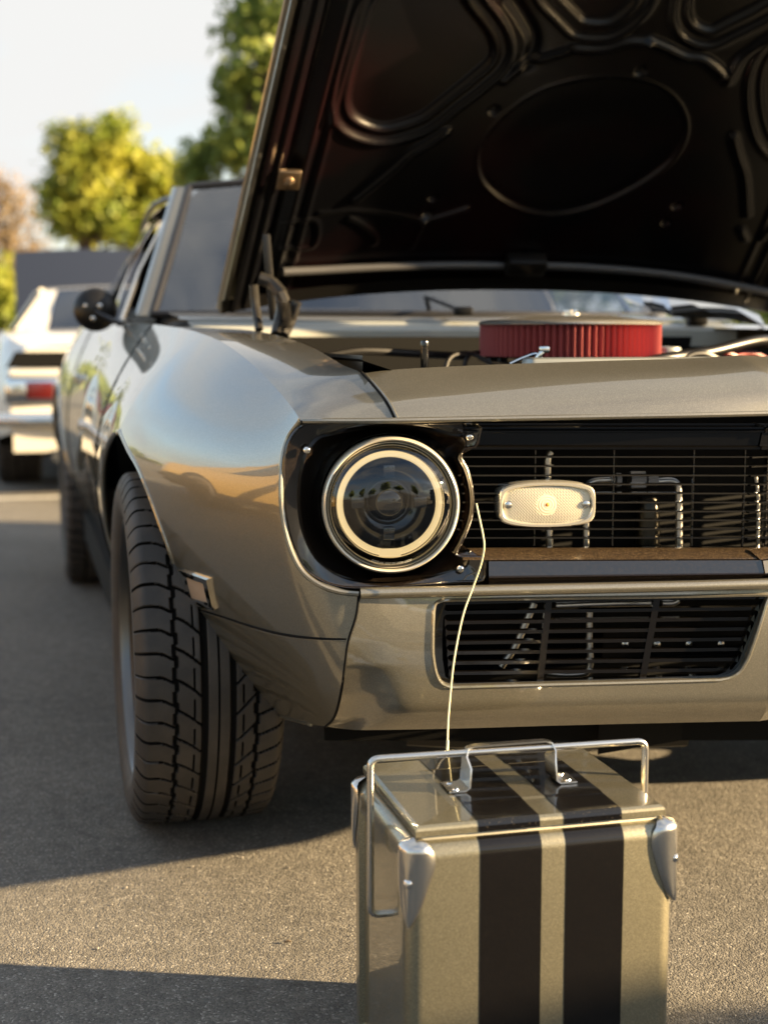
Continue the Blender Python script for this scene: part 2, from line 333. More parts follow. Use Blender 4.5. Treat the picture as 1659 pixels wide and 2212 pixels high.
# ------------------------------------------------------------------ the bronze coupe
car = thing('muscle_car', 'bronze-grey metallic classic coupe with its black-lined hood raised and round headlamp', 'car', R(0, 0, 0))
def arr(pairs): return [p[0] for p in pairs][::-1], [p[1] for p in pairs][::-1]
def fn(*pairs):
    xs, ys = arr(pairs); q = np.arange(xs[0] - .6, xs[-1] + .6, .01); v = np.interp(q, xs, ys)
    lo_, hi_ = q < xs[0], q > xs[-1]
    v[lo_] = ys[0] + (q[lo_] - xs[0]) * (ys[1] - ys[0]) / (xs[1] - xs[0]); v[hi_] = ys[-1] + (q[hi_] - xs[-1]) * (ys[-1] - ys[-2]) / (xs[-1] - xs[-2])
    k = np.exp(-(np.arange(-45, 46) / 16.0) ** 2 / 2); k /= k.sum(); vs = np.convolve(np.pad(v, 45, 'edge'), k, 'valid')
    def f(a): return float(np.interp(a, q, vs))
    return f
class Shape:                                          # side form of a coupe in car coordinates
    lr = staticmethod(fn((0.8, .70), (0.4, .73), (0, .757), (-.5, .782), (-.95, .808), (-1.5, .82), (-2.2, .83), (-2.75, .84), (-3.6, .80), (-3.8, .76)))
    lw = staticmethod(fn((0.8, .74), (0.5, .84), (0.3, .90), (0, .936), (-.5, .93), (-1.5, .915), (-2.1, .925), (-2.45, .95), (-2.75, .962), (-3.2, .955), (-3.6, .90), (-3.8, .83)))
    zt = staticmethod(fn((0.8, .80), (0.4, .90), (0, .944), (-.5, .957), (-.95, .966), (-1.6, .962), (-2.1, .965), (-2.5, .985), (-2.9, .99), (-3.5, .955), (-3.8, .92)))
def sstep(x): x = min(1, max(0, x)); return x * x * (3 - 2 * x)
def lwf(a): return Shape.lw(a) if a <= 0 else Shape.lw(0) - .12 * a - .20 * a * a
def sec(a, z):
    lr, lw, zt = Shape.lr(a), lwf(a), Shape.zt(a); k = sstep((a + .45) / .75); zw = .62 + .07 * sstep((a + .7) / .9)
    if z >= zw: return lw - (lw - lr) * min(1.6, (z - zw) / (zt - zw)) ** 2
    return lw - (.075 + .085 * k) * ((zw - z) / (zw - .30)) ** 2
def afront(l, z): return .85 - .19 * l * l - .055 * (max(0, .420 - z) / .080) ** 2
def gform(p, rho=.03):
    l, a, z = toC(p); x, y = l - sec(a, z), a - afront(l, z)
    return max(x, y) + rho / 4 * max(0, 1 - abs(x - y) / rho) ** 2
def cast(px, py, d0=1.9, d1=3.4):                     # first meeting of a sight line with the fender form
    best, bd, prev = 1e9, d0, None
    for D in np.linspace(d0, d1, 601):
        v = gform(P(px, py, D))
        if v < best: best, bd = v, D
        if v <= 0: break
    else: return P(px, py, bd)
    lo, hi = D - (d1 - d0) / 600, D
    for _ in range(30):
        m_ = (lo + hi) / 2
        if gform(P(px, py, m_)) > 0: lo = m_
        else: hi = m_
    return P(px, py, hi)
def proj(p):
    d = p - Vector((0, 0, CAMH)); zc = d.y * CP - d.z * SP; return CX + F * d.x / zc, CY - F * (d.y * SP + d.z * CP) / zc
AR, AZ, WB = 0.41, 0.34, 2.74
def zbot(a, lo=.27):
    z = lo if a > -3.2 else lo + (-3.2 - a) * .16
    for c in (0, -WB):
        if abs(a - c) < AR: z = max(z, AZ + math.sqrt(AR * AR - (a - c) ** 2))
    return z
# fender
ridge = [P(648, 908, 2.10), P(640, 893, 2.135), P(610, 854, 2.22), P(560, 800, 2.36), P(500, 751, 2.55), R(Shape.lr(0), 0, Shape.zt(0))]
ridge_back = [R(Shape.lr(0), 0, Shape.zt(0)), R(Shape.lr(-.5), -.5, Shape.zt(-.5)), R(Shape.lr(-.95), -.95, Shape.zt(-.95))]
edge = [(648, 908, 2.10), (622, 945, 2.092), (611, 985, 2.085), (607, 1050, 2.082), (612, 1120, 2.08), (628, 1185, 2.078), (655, 1236, 2.076), (695, 1266, 2.074), (735, 1279, 2.073), (775, 1283, 2.072)]
seamv = [(775, 1283, 2.072), (769, 1330, 2.07), (752, 1385, 2.075), (744, 1440, 2.09), (735, 1500, 2.12), (721, 1550, 2.16), (703, 1570, 2.20)]
arch = [(245, 930), (270, 960), (300, 1015), (322, 1070), (345, 1133), (372, 1210), (398, 1306), (424, 1362), (464, 1430), (500, 1483), (549, 1523), (609, 1547), (655, 1561), (703, 1570)]
leftw = [R(sec(0, z), 0, z) for z in np.linspace(Shape.zt(0), .752, 9)]
ridge_px = [(648, 908), (640, 893), (610, 854), (560, 800), (500, 751), (460, 729)]
flat = lambda q: [(x, y, 0) for x, y in q]
R2 = flat([proj(p) for p in leftw]); end_ = R2[-1]
side2 = coons([R2[0]] + flat(ridge_px[::-1]), [end_] + flat(arch[1:]), R2, flat([q[:2] for q in edge + seamv[1:]]), 72, 60)
side = np.zeros_like(side2); nu, nv = side.shape[:2]
for i in range(nu):
    for j in range(nv): side[i, j] = tuple(cast(side2[i, j, 0], side2[i, j, 1]))
for j in range(nv): pass
for j in range(nv):                                   # the axle station is shared with the flank
    z = .944 + (.752 - .944) * j / (nv - 1); 
crv_left = crv(leftw, nv); side[0] = crv_left
ridge = [Vector(tuple(p)) for p in side[::-1, 0][::7]] + ([Vector(tuple(side[0, 0]))] if (nu - 1) % 7 else [])
archp = [Vector(tuple(p)) for p in side[:, -1]]
right = [cast(*q[:2]) for q in edge + seamv[1:]]
seam3 = [cast(*q[:2]) for q in seamv]
seamtop = [P(855, 908, 2.086), P(838, 873, 2.11), P(815, 842, 2.15), P(782, 806, 2.20)]
inner = [P(782, 806, 2.20), P(745, 790, 2.26), P(680, 753, 2.42), P(600, 724, 2.68), P(530, 712, 3.0), P(440, 706, 3.58)]
ftop = coons([ridge[0], P(690, 908, 2.086), P(770, 908, 2.084), P(855, 908, 2.086)], [ridge_back[-1], inner[-1]], ridge + ridge_back[1:], seamtop + inner[1:], 26, 70)
mb = MB(); mb.grid(side)
# match the ridge of the top patch to the side patch
mb2 = MB(); mb2.grid(ftop)
# rest of the flank, from the front axle to the tail
As = np.concatenate([np.linspace(0, -.41, 26), np.linspace(-.43, -2.32, 30), np.linspace(-WB + AR, -WB - AR, 40), np.linspace(-3.17, -3.8, 12)])
flank = [[tuple(R(sec(a, z), a, z)) for z in np.linspace(Shape.zt(a), zbot(a), 24)] for a in As]
fend = MB().join(mb).join(mb2)
both(fend, 'fender', PAINT, car, ang=24, weld=0.00005)
iA = int(np.argmin(abs(As + .62))); 
fl1 = MB(); fl1.grid(flank[:iA + 1])
fl2 = MB(); fl2.grid(flank[iA:])
both(fl1, 'fender_rear_panel', PAINT, car); both(fl2, 'body_side', PAINT, car)
# rolled edges
both(MB().tube(crv(right[:10], 60), 0.0042, 8), 'fender_lip', PAINT, car)
both(MB().tube(crv([p + Vector((0.002, 0, 0)) for p in archp[::4]], 90), 0.005, 8).tube(crv([R(sec(a, zbot(a)) - .002, a, zbot(a)) for a in np.linspace(0, -AR, 14)], 30), 0.006, 8), 'wheel_arch_lip', PAINT, car)
both(MB().tube(crv([R(sec(a, zbot(a)) - .002, a, zbot(a)) for a in np.linspace(-WB + AR, -WB - AR, 25)], 50), 0.007, 8), 'wheel_arch_lip', PAINT, car)
# ray helper on the fender for seams and trim
from mathutils.bvhtree import BVHTree
bv = BVHTree.FromPolygons([Vector(v) for v in fend.v], fend.f)
def drop(px, py, off=0.0):
    o_, d_ = Vector((0, 0, CAMH)), ray(px, py).normalized(); h = bv.ray_cast(o_, d_)
    if h[0] is None: return None
    nn = h[1] if h[1].dot(d_) < 0 else -h[1]
    return h[0] + nn * off
def dropline(pts, n, off):
    return [q for q in (drop(x, y, off) for x, y, _ in crv([(a, b, 0) for a, b in pts], n)) if q]
SEAM = VOID
s1 = dropline([(400, 1308), (440, 1320), (480, 1332), (550, 1355), (620, 1372), (700, 1380), (748, 1381)], 40, 0.0002)
both(MB().tube(s1, [0.0012 + 0.0012 * math.sin(math.pi * i / len(s1)) for i in range(len(s1))], 6), 'panel_gap', SEAM, car)
s1b = dropline([(402, 1311), (480, 1335.5), (550, 1358.5), (620, 1375.5), (700, 1383.5), (746, 1384)], 40, 0.0004)
both(MB().tube(s1b, 0.0016, 6), 'extension_edge', PAINT, car)
both(MB().tube(crv([p + Vector((.0006, -.0006, 0)) for p in seam3], 40), 0.0022, 6), 'panel_gap', SEAM, car)
both(MB().tube(crv([p + UP * .0008 for p in seamtop], 30), 0.0026, 6), 'panel_gap', SEAM, car)
both(MB().tube(crv([P(860, 908, 2.084), P(843, 873, 2.107), P(820, 842, 2.147), P(788, 808, 2.196)], 30), 0.0024, 6), 'header_edge', PAINT, car)
# header panel
def mid(py, D):
    l, a, z = toC(P(1677, py, D)); return R(0, a, z)
HM, VM, BM_ = mid(892.5, 2.157), mid(1262, 2.145), mid(1556, 2.168)
hl = [P(858, 908, 2.085)] + [N(x, 908 - (x - 858) * .0178) for x in (950, 1100, 1300, 1500)] + [HM]
ht = [P(786, 806, 2.20), P(840, 799, 2.205), P(1000, 790, 2.22), P(1300, 779, 2.245), P(1500, 773, 2.262)] + [R(0, .735, .905)]
hg = coons(hl, ht, [P(858, 908, 2.085), P(841, 873, 2.11), P(818, 842, 2.15), P(786, 806, 2.20)], [HM, HM + HEAD * -.012 + UP * .03, HM + HEAD * -.045 + UP * .06, R(0, .735, .905)], 50, 18)
back = np.array([[tuple(Vector(p) - UP * .05 + Vector((0, .012, 0)))] for p in hg[:, -1]])
h = MB().grid(hg).grid(np.concatenate([hg[:, -1:], back], 1))
hm = MB().join(h).join(h.mirror())
hm.obj('header_panel', PAINT, car, weld=0.001, ang=50)
tl = [tuple(v) for v in crv([P(655, 909, 2.095), P(700, 909, 2.088), P(770, 909, 2.085)] + hl, 70)]
both(MB().tube(tl, 0.0042, 8), 'header_lip', PAINT, car)
# lower valance with its opening
op = [(938, 1313), (936, 1340), (935, 1380), (936, 1421), (945, 1462), (957, 1478), (975, 1485)]
vl = crv([seam3[0] + Vector((.0024, -.0004, 0))] + [N(x, 1283 - (x - 778) * .0222, -.008) for x in (900, 1100, 1300, 1500)] + [VM], 60)
bottom = [seam3[-1] + Vector((.0024, -.0004, 0)), P(760, 1577, Df(760, .045)), P(850, 1577, Df(850, .030)), P(1000, 1574, Df(1000, .024)), P(1200, 1568, Df(1200, .022)), P(1450, 1562, Df(1450, .022)), BM_]
NB = 48
def pxs(v, n=NB): return crv([(x, y, 0) for x, y in v], n)
px_top = [(778, 1283), (900, 1280), (1100, 1276), (1300, 1271), (1500, 1267), proj(VM)]
px_bot = [(705, 1570), (760, 1577), (850, 1577), (1000, 1574), (1200, 1568), (1450, 1562), proj(BM_)]
topy = lambda x: float(np.interp(x, [q[0] for q in px_top], [q[1] for q in px_top])); boty = lambda x: float(np.interp(x, [q[0] for q in px_bot], [q[1] for q in px_bot]))
seam_t = [(q[1] - 1283) / 287 for q in seamv]
def vface(x, y):                                      # upright face, rolled under along its foot
    t = (y - topy(max(x, 778))) / (boty(x) - topy(max(x, 778)))
    D = Df(x, -.007 * math.sin(math.pi * min(1, max(0, t)) ** .8) + .034 * max(0, (t - .80) / .20) ** 2.2)
    k = min(range(len(seamv)), key=lambda i: abs(seamv[i][1] - y)); xs_ = float(np.interp(y, [q[1] for q in seamv], [q[0] for q in seamv])) + 2
    Ds = float(np.interp(y, [q[1] for q in seamv], [p.y for p in seam3])); Dx = Df(xs_, -.007 * math.sin(math.pi * min(1, max(0, t)) ** .8) + .034 * max(0, (t - .80) / .20) ** 2.2)
    w = math.exp(-(max(0, x - xs_) / 70) ** 2); D += (Ds - Dx) * w
    return P(x, y, D)
def snap(p):                                          # never across the car's centre plane
    l, a_, z = toC(p); return R(max(l, 0), a_, z)
oT, oB = pxs(px_top), pxs(px_bot); oL = pxs([(x + 2, y) for x, y, _ in seamv]); oR = pxs([proj(VM), (1677, 1360), (1677, 1460), proj(BM_)])
iT = pxs([(956, 1297), (1100, 1294), (1300, 1291), (1500, 1288), (1652, 1285.5), (1664, 1287)])
iL = pxs([(956, 1297), (942, 1303)] + op)
iB = pxs([(975, 1485), (1150, 1480), (1350, 1475), (1555, 1469)])
iR = pxs([(1664, 1287), (1657, 1300), (1646, 1335), (1630, 1385), (1612, 1430), (1597, 1452), (1577, 1464), (1555, 1469)])
v_ = MB(); rings = []
for o_, i_ in ((oT, iT), (oB, iB), (oL, iL), (oR, iR)):
    gg = np.zeros((NB, 15, 3))
    for k in range(15):
        t = k / 14; q = o_ * (1 - t) + i_ * t
        for j in range(NB): gg[j, k] = tuple(snap(vface(q[j, 0], q[j, 1])))
    if o_ is oR: gg[:, 0] = [tuple(R(0, *toC(Vector(p))[1:])) for p in gg[:, 0]]
    v_.grid(gg); inner_ = gg[:, -1].copy(); rings.append(inner_)
    inw = inner_.copy(); inw[:, 1] += 0.024
    v_.grid(np.stack([inner_, inw], 1))
    if o_ is oB: v_.grid(np.stack([gg[:, 0], gg[:, 0] + np.array((0.008, .045, .004)), gg[:, 0] + np.array((0.01, .11, .02))], 1))
vv = MB().join(v_).join(v_.mirror()); vv.obj('lower_valance', PAINT, car, weld=0.0004, ang=38)
inT, inB, inL, inR = rings
rimloop = [tuple(p) for p in np.concatenate([inL, inB[1:], inR[::-1][1:], inT[::-1][1:-1]])]
both(MB().tube(rimloop, 0.0030, 6, closed=True), 'opening_rim', PAINT, car)
both(MB().tube([Vector(p) + Vector((0, -.001, .001)) for p in vl], 0.0085, 10), 'valance_lip', PAINT, car)
# headlamp bezel
HN = Vector((0.10, -0.994, -0.02)).normalized(); HC = P(846, 1093, 2.098)
hu = (UP - HN * UP.dot(HN)).normalized(); hr = hu.cross(HN)          # hr points to image right
if hr.x < 0: hr = -hr
K = 2.098 / F
def hp(px, py, d): return HC + hr * ((px - 846) * K) + hu * ((1093 - py) * K) + HN * d
bz = [(655, 916), (700, 913), (800, 913), (900, 914), (1000, 915), (1044, 915), (1041, 940), (1033, 966), (1006, 972), (1000, 990), (1013, 1012), (1022, 1040), (1028, 1078), (1028, 1105), (1022, 1135), (1010, 1165), (998, 1190), (990, 1206), (1020, 1212), (1058, 1216), (1056, 1240), (1054, 1263), (1000, 1268), (900, 1274), (800, 1278), (740, 1275), (698, 1262), (659, 1233), (633, 1184), (617, 1120), (612, 1050), (616, 985), (627, 947)]
nb = 132
bo = crv([(x, y, 0) for x, y in bz], nb, closed=True)
gb = []
prof = [(0, -.018), (.04, -.014), (.22, -.016), (.40, -.020), (.46, -.015), (.52, -.020), (.62, -.032), (.80, -.045), (1, -.055)]
for x, y, _ in bo:
    an = math.atan2(y - 1093, x - 846); row = []
    ix, iy = 846 + 158 * math.cos(an), 1093 + 158 * math.sin(an)
    for t, d in prof: row.append(tuple(hp(x + (ix - x) * t, y + (iy - y) * t, d)))
    gb.append(row)
bzm = MB().grid(gb, True, False).tube([hp(x, y, -.015) for x, y, _ in bo], 0.0026, 6, closed=True)
bezel = both(bzm, 'headlamp_bezel', BEZEL, car, ang=60)[0]
for k, (x, y) in enumerate(((663, 971), (1019, 945), (1001, 1238))):
    c = hp(x, y, -.013 if k else -.012)
    m = MB().lathe(c, HN, [(0.0062, 0), (0.0060, .002), (0.0045, .0042), (0.002, .005), (0.0002, .0051)], 16)
    m.box(c + HN * .0052, .0062, .0012, .0008, hr, HN.cross(hr), HN).box(c + HN * .0053, .0012, .0062, .0008, hr, HN.cross(hr), HN)
    m.obj('screw', CHROME, bezel)
# headlamp
def lamp(mirrored=False):
    def ob(m, name, mt, par, **k): return (m.mirror() if mirrored else m).obj(name, mt, par, **k)
    m = MB().lathe(HC, HN, [(.118, -.06), (.112, -.035), (.106, -.022), (.1035, -.03), (.1035, -.06)], 96)
    hl_ = ob(m, 'headlamp', BLACKGLOSS, car)
    m = MB().lathe(HC, HN, [(.1015, -.035), (.1025, -.014), (.1020, -.006), (.1005, -.001), (.0985, .0005), (.0965, -.001), (.0955, -.006)], 128)
    ob(m, 'trim_ring', RINGM, hl_)
    m = MB()
    for r0, r1, h in ((.0952, .0918, -.006), (.0914, .0884, -.009), (.0815, .0803, -.0185)):
        m.lathe(HC, HN, [(r0, h - .004), (r0 - .0006, h), ((r0 + r1) / 2, h + .0016), (r1 + .0006, h), (r1, h - .006)], 128)
    ob(m, 'reflector_ring', RINGM, hl_)
    ob(MB().lathe(HC, HN, [(.0886, -.015), (.0840, -.017), (.0785, -.029)], 96), 'inner_bezel', LENSBLACK, hl_)
    m = MB().lathe(HC, HN, [(.0795, -.028), (.0788, -.0235), (.0762, -.0205), (.0722, -.0205), (.0702, -.024), (.0695, -.030)], 128)
    ob(m, 'halo_ring', HALO, hl_)
    m = MB().lathe(HC, HN, [(.0810, -.030), (.0680, -.030), (.062, -.040), (.048, -.050), (.030, -.054), (.026, -.048), (.0255, -.040)], 96)
    ob(m, 'bowl', LENSBLACK, hl_)
    m = MB().lathe(HC, HN, [(.0255, -.042), (.023, -.034), (.018, -.0285), (.010, -.0255), (.0003, -.0245)], 64)
    ob(m, 'projector_lens', DARKGLASS, hl_)
    m = MB().lathe(HC, HN, [(.033, -.051), (.0335, -.047), (.0315, -.0465), (.031, -.051)], 64)
    ob(m, 'projector_ring', SATIN, hl_)
    for an in (0, 90, 180, 270):
        ca, sa = math.cos(math.radians(an)), math.sin(math.radians(an)); e1 = hr * ca + hu * sa; e2 = hu * ca - hr * sa
        m = MB().box(HC + e1 * .047 + HN * -.040, .020, .017, .010, e1, e2, HN, .002)
        ob(m, 'reflector_fin', DARKGLASS, hl_)
    def dome(r): return -.008 + .033 * (1 - (r / .0955) ** 3)
    pr = [(.0955 * t, dome(.0955 * t)) for t in (1, .98, .96, .93, .9, .87, .84, .8, .75, .7, .6, .5, .4, .3, .2, .1, .003)]
    m = MB().lathe(HC, HN, pr, 128)
    ob(m, 'glass_lens', CLEAR, hl_)
    # moulded plaque and the lettering printed round the foot of the lens
    m = MB().box(HC + hu * -.0735 + HN * -.0215, .033, .0125, .003, hr, hu, HN, .0014)
    ob(m, 'plaque', HALO, hl_)
    cu = bpy.data.curves.new('lettering', 'FONT'); cu.body = 'DOT HL SAE 25 VOR LED7'; cu.size = 0.0105; cu.align_x = 'CENTER'; cu.extrude = 0.0002; cu.shear = 0.12
    tmp = bpy.data.objects.new('lettering', cu); COL.objects.link(tmp); bpy.context.view_layer.update()
    me = bpy.data.meshes.new_from_object(tmp.evaluated_get(bpy.context.evaluated_depsgraph_get())); bpy.data.objects.remove(tmp)
    lw_ = max(v.co.x for v in me.vertices) - min(v.co.x for v in me.vertices); sc_ = 0.0600 / lw_; m = MB(); vs = []
    for v in me.vertices:
        x, y = v.co.x * sc_, v.co.y * sc_ * 1.0; an = x / .0840; r = .0878 - y
        q = hr * (math.sin(an) * r) - hu * (math.cos(an) * r); rr = q.length
        vs.append(HC + q + HN * (dome(rr) + .0006 + v.co.z))
    m.add(vs, [tuple(p.vertices) for p in me.polygons]); ob(m, 'lettering', WHITEP, hl_, smooth=False)
    return hl_
lamp(); lamp(True)
# grille
gr = MB()
for y0, y1, e0, e1 in ((914, 930, .012, .030), (930, 966, .030, .034)):
    gr.grid([[tuple(N(x, y0, e0)), tuple(N(x, y1, e1))] for x in np.linspace(1000, 1677, 24)])
gr.tube([N(x, 931, .027) for x in np.linspace(1000, 1677, 20)], .003, 6).tube([N(x, 967 , .032) for x in np.linspace(1000, 1677, 20)], .0035, 6)
gr.grid([[tuple(N(x, 1180, .09)), tuple(N(x, 1188, .05))] for x in np.linspace(985, 1677, 20)])
grille = both(gr, 'grille', BLACKGLOSS, car)[0]
lg = MB().grid([[tuple(N(x, 1183 , .052)), tuple(N(x, 1187, .040)), tuple(N(x, 1207 - (x - 1000) * .004, .024)), tuple(N(x, 1210 - (x - 1000) * .004, .022))] for x in np.linspace(1000, 1677, 24)])
both(lg, 'grille_ledge', BROWN, car)
lg = MB().grid([[tuple(N(x, 1209 - (x - 1000) * .004, .024)), tuple(N(x, 1213 - (x - 1000) * .004, .017)), tuple(N(x, 1245 - (x - 1000) * .012, .012)), tuple(N(x, 1249 - (x - 1000) * .014, .004)), tuple(N(x, 1256 - (x - 1000) * .016, .006)), tuple(N(x, 1278 - (x - 1000) * .02, .02))] for x in np.linspace(1056, 1677, 30)])
both(lg, 'grille_sill', BEZEL, car, ang=25)
for i, y in enumerate([987, 1007, 1027, 1046.5, 1066, 1085.5, 1105, 1124, 1143, 1162]):
    m = MB(); xs = np.linspace(985, 1677, 14)
    rows = []
    for x in xs:
        c = N(x, y, .045); rows.append([tuple(c + UP * dz + Vector((0, dy, 0))) for dz, dy in ((.0012, .0), (.0015, .012), (-.0015, .012), (-.0012, .0))])
    m.grid(rows, False, True); both(m, 'slat', BLACKGLOSS, grille, smooth=False)
for x in (1155, 1324, 1496, 1606):
    m = MB().box((N(x, 968, .066) + N(x, 1182, .066)) / 2, .0022, .008, (N(x, 968, .066) - N(x, 1182, .066)).length); both(m, 'upright', BLACKGLOSS, grille)
# things behind the grille
m = MB().grid([[tuple(N(x, 930, .30)), tuple(N(x, 1600, .30))] for x in np.linspace(700, 1677, 10)])
both(m, 'condenser', VOID, car)
def ptube(pts, e, r, name, mt=ALU, n=10): return MB().tube(crv([N(x, y, e if not hasattr(e, '__len__') else e[i]) for i, (x, y) in enumerate(pts)], 30), r, n).obj(name, mt, car)
ptube([(1190, 975), (1184, 985), (1183, 1050), (1184, 1120), (1188, 1185)], .13, .0062, 'cooling_pipe')
ptube([(1266, 1185), (1266, 1080), (1268, 1050), (1280, 1040), (1318, 1036)], .13, .0052, 'cooling_pipe')
ptube([(1418, 1040), (1452, 1039), (1463, 1046), (1466, 1070), (1467, 1180)], .13, .0058, 'cooling_pipe')
ptube([(1633, 1030), (1638, 1080), (1637, 1180)], .13, .003, 'cooling_pipe')
m = MB()
for x0, x1, r in ((1318, 1326, .010), (1330, 1340, .012), (1360, 1392, .015), (1398, 1420, .010)):
    m.tube([N(x0, 1037, .13), N(x1, 1037, .13)], r, 6)
m.obj('pipe_fitting', ALU, car, ang=20)
DRY = mat('dryer_metal', (0.06, 0.055, 0.045), 0.3, metal=0.9)
m = MB(); cz = N(1398, 1180, .16)
m.lathe(cz - UP * .02, UP, [(.0005, .10), (.014, .10), (.017, .095), (.019, .07), (.019, .05), (.021, .05), (.021, .042), (.019, .042), (.019, .024), (.023, .022), (.023, .008), (.02, .006), (.02, -.03)], 24)
m.obj('receiver_dryer', DRY, car)
# turn signal
TC = N(1178.5, 1088, .034); TN = Vector((0.09, -.996, 0)).normalized(); tr_ = UP.cross(TN); tr_ = tr_ if tr_.x > 0 else -tr_
KT = Df(1178) / F
def touter(s, n=72):
    pts = []
    base = [(-108, 0), (-107, 22), (-101, 36), (-86, 43), (-50, 49), (0, 51), (50, 49), (86, 43), (101, 36), (107, 22), (108, 0), (107, -22), (101, -36), (86, -43), (50, -49), (0, -51), (-50, -49), (-86, -43), (-101, -36), (-107, -22)]
    return crv([((x - math.copysign(s, x) if abs(x) > 60 else x * (1 - s / 108)) * KT, (y - math.copysign(s, y)) * KT if y else 0, 0) for x, y in base], n, True)
def tp(q, d): return tuple(TC + tr_ * q[0] + UP * q[1] + TN * d)
m = MB(); loops = [(0, -.03), (-1, .0), (0, .012), (2.5, .0145), (7, .0145), (10, .012), (11, .006)]
m.grid([[tp(q, d) for q in touter(s)] for s, d in loops], False, True)
RINGC = mat('turn_ring', (0.74, 0.70, 0.60), 0.25, metal=0.75)
ts = m.obj('turn_signal', RINGC, car)
m = MB(); inn = touter(11, 72); nr = 26; rows = []
for k in range(nr + 1):
    t = k / nr; row = []
    for q in inn:
        x, y = q[0] * t, q[1] * t
        d = .0115 + .004 * (1 - t * t) + .0009 * math.cos(x / KT / 6.5 * 2 * math.pi * .62) * math.cos(y / KT / 6.5 * 2 * math.pi * .62) * (1 if t > .3 else .3) + .0008 * math.cos(math.hypot(x, y) / KT / 8 * 2 * math.pi) * (1 if math.hypot(x, y) / KT < 32 else 0)
        row.append(tp((x, y), d - .003))
    rows.append(row)
rows = []
nx, ny = 120, 60
bb = []
for i in range(nx):
    row = []
    x = (-96 + 192 * i / (nx - 1)); lim = float(np.interp(abs(x), [0, 50, 86, 92, 96], [40.5, 38.5, 33, 27, 14]))
    for j in range(ny):
        y = -lim + 2 * lim * j / (ny - 1); rr = math.hypot(x, y)
        dz = .0100 + .0035 * (1 - (x / 96) ** 2) * (1 - (y / 42) ** 2)
        if rr < 24: dz += .00022 * math.cos(rr / 6 * 2 * math.pi)
        elif abs(x) < 82: dz += .0011 * math.cos(x / 6.5 * math.pi * 2 + .4 * math.sin(y)) * math.cos(y / 6.5 * math.pi * 2)
        row.append(tp((x * KT, y * KT), dz))
    bb.append(row)
MB().grid(bb).obj('lens', TURNLENS, ts, ang=70)
AMB = mat('bulb_amber', (0.8, 0.30, 0.06), 0.3)
MB().lathe(TC + TN * .0135, TN, [(.003, 0), (.002, .0005), (.0004, .0008)], 16).obj('bulb', AMB, ts)
for x in (-87, 87):
    c = TC + tr_ * (x * KT) + TN * .0125
    MB().lathe(c, TN, [(.0058, 0), (.0055, .001), (.003, .0022), (.0003, .0025)], 14).obj('screw', STEEL, ts)
MB().box(TC - TN * .04, .13, .045, .055, tr_, TN, UP, .008).obj('housing', VOID, ts)
# lower grille: frame, dividers and slats with rounded slot ends
LE = .016
def lgp(x, y): return P(x, y, Df(x, LE))
DEEP = Vector((0, .014, 0))
fr = [(940, 1300), (1100, 1296), (1300, 1292), (1500, 1288), (1663, 1286), (1660, 1300), (1644, 1345), (1612, 1432), (1592, 1456), (1556, 1467), (1350, 1474), (1150, 1480), (976, 1484), (950, 1468), (938, 1425), (936, 1380), (936, 1340)]
fi = [(962, 1307), (1100, 1303), (1300, 1299), (1500, 1296), (1650, 1294), (1645, 1305), (1628, 1350), (1596, 1428), (1582, 1446), (1550, 1459), (1350, 1466), (1150, 1472), (984, 1476), (962, 1462), (956, 1425), (955, 1380), (957, 1340)]
fo = [lgp(*q) for q in fr]; fj = [lgp(*q) for q in fi]
m = MB(); m.grid([[tuple(a), tuple(b), tuple(b + DEEP), tuple(a + DEEP)] for a, b in zip(fo, fj)], True, True)
lgr = m.obj('lower_grille', BLACKGLOSS, car, ang=30)
LGM = mat('lower_grille_black', (0.004, 0.0033, 0.003), 0.16, coat=0.6, coat_rough=0.05)
cols = lambda y: (float(np.interp(y, [1300, 1480], [957, 972])), float(np.interp(y, [1300, 1480], [1186, 1166])), float(np.interp(y, [1300, 1480], [1419, 1386])), float(np.interp(y, [1300, 1345, 1430, 1455, 1470], [1650, 1630, 1597, 1578, 1545])))
for k in range(7):
    yb = 1324 + k * 21.9
    for c in range(3):
        yy = lambda x: yb - (x - 950) * .0135
        x0, x1 = cols(yb)[c], cols(yb)[c + 1]; top, bot = [], []
        for x in list(np.linspace(x0, x0 + 9, 7)) + list(np.linspace(x0 + 30, x1 - 30, 6)) + list(np.linspace(x1 - 9, x1, 7)):
            d = min(x - x0, x1 - x); hgt = 3.6 + (7.3 - math.sqrt(max(0, 53.3 - (max(0, 9 - d) * 7.3 / 9) ** 2)) if d < 9 else 0)
            top.append(lgp(x, yy(x) - hgt)); bot.append(lgp(x, yy(x) + hgt))
        rows = [[tuple(a), tuple(b), tuple(b + DEEP), tuple(a + DEEP)] for a, b in zip(top, bot)]
        m = MB().grid(rows, False, True); m.obj('slat', LGM, lgr, ang=30)
for c in (1, 2):
    m = MB().grid([[tuple(lgp(cols(y)[c] - 7, y - 2) + Vector((0, -.0006, 0))), tuple(lgp(cols(y)[c] + 7, y - 2) + Vector((0, -.0006, 0))), tuple(lgp(cols(y)[c] + 7, y - 2) + DEEP), tuple(lgp(cols(y)[c] - 7, y - 2) + DEEP)] for y in np.linspace(1296, 1474, 8)], False, True)
    m.obj('divider', LGM, lgr, ang=30)
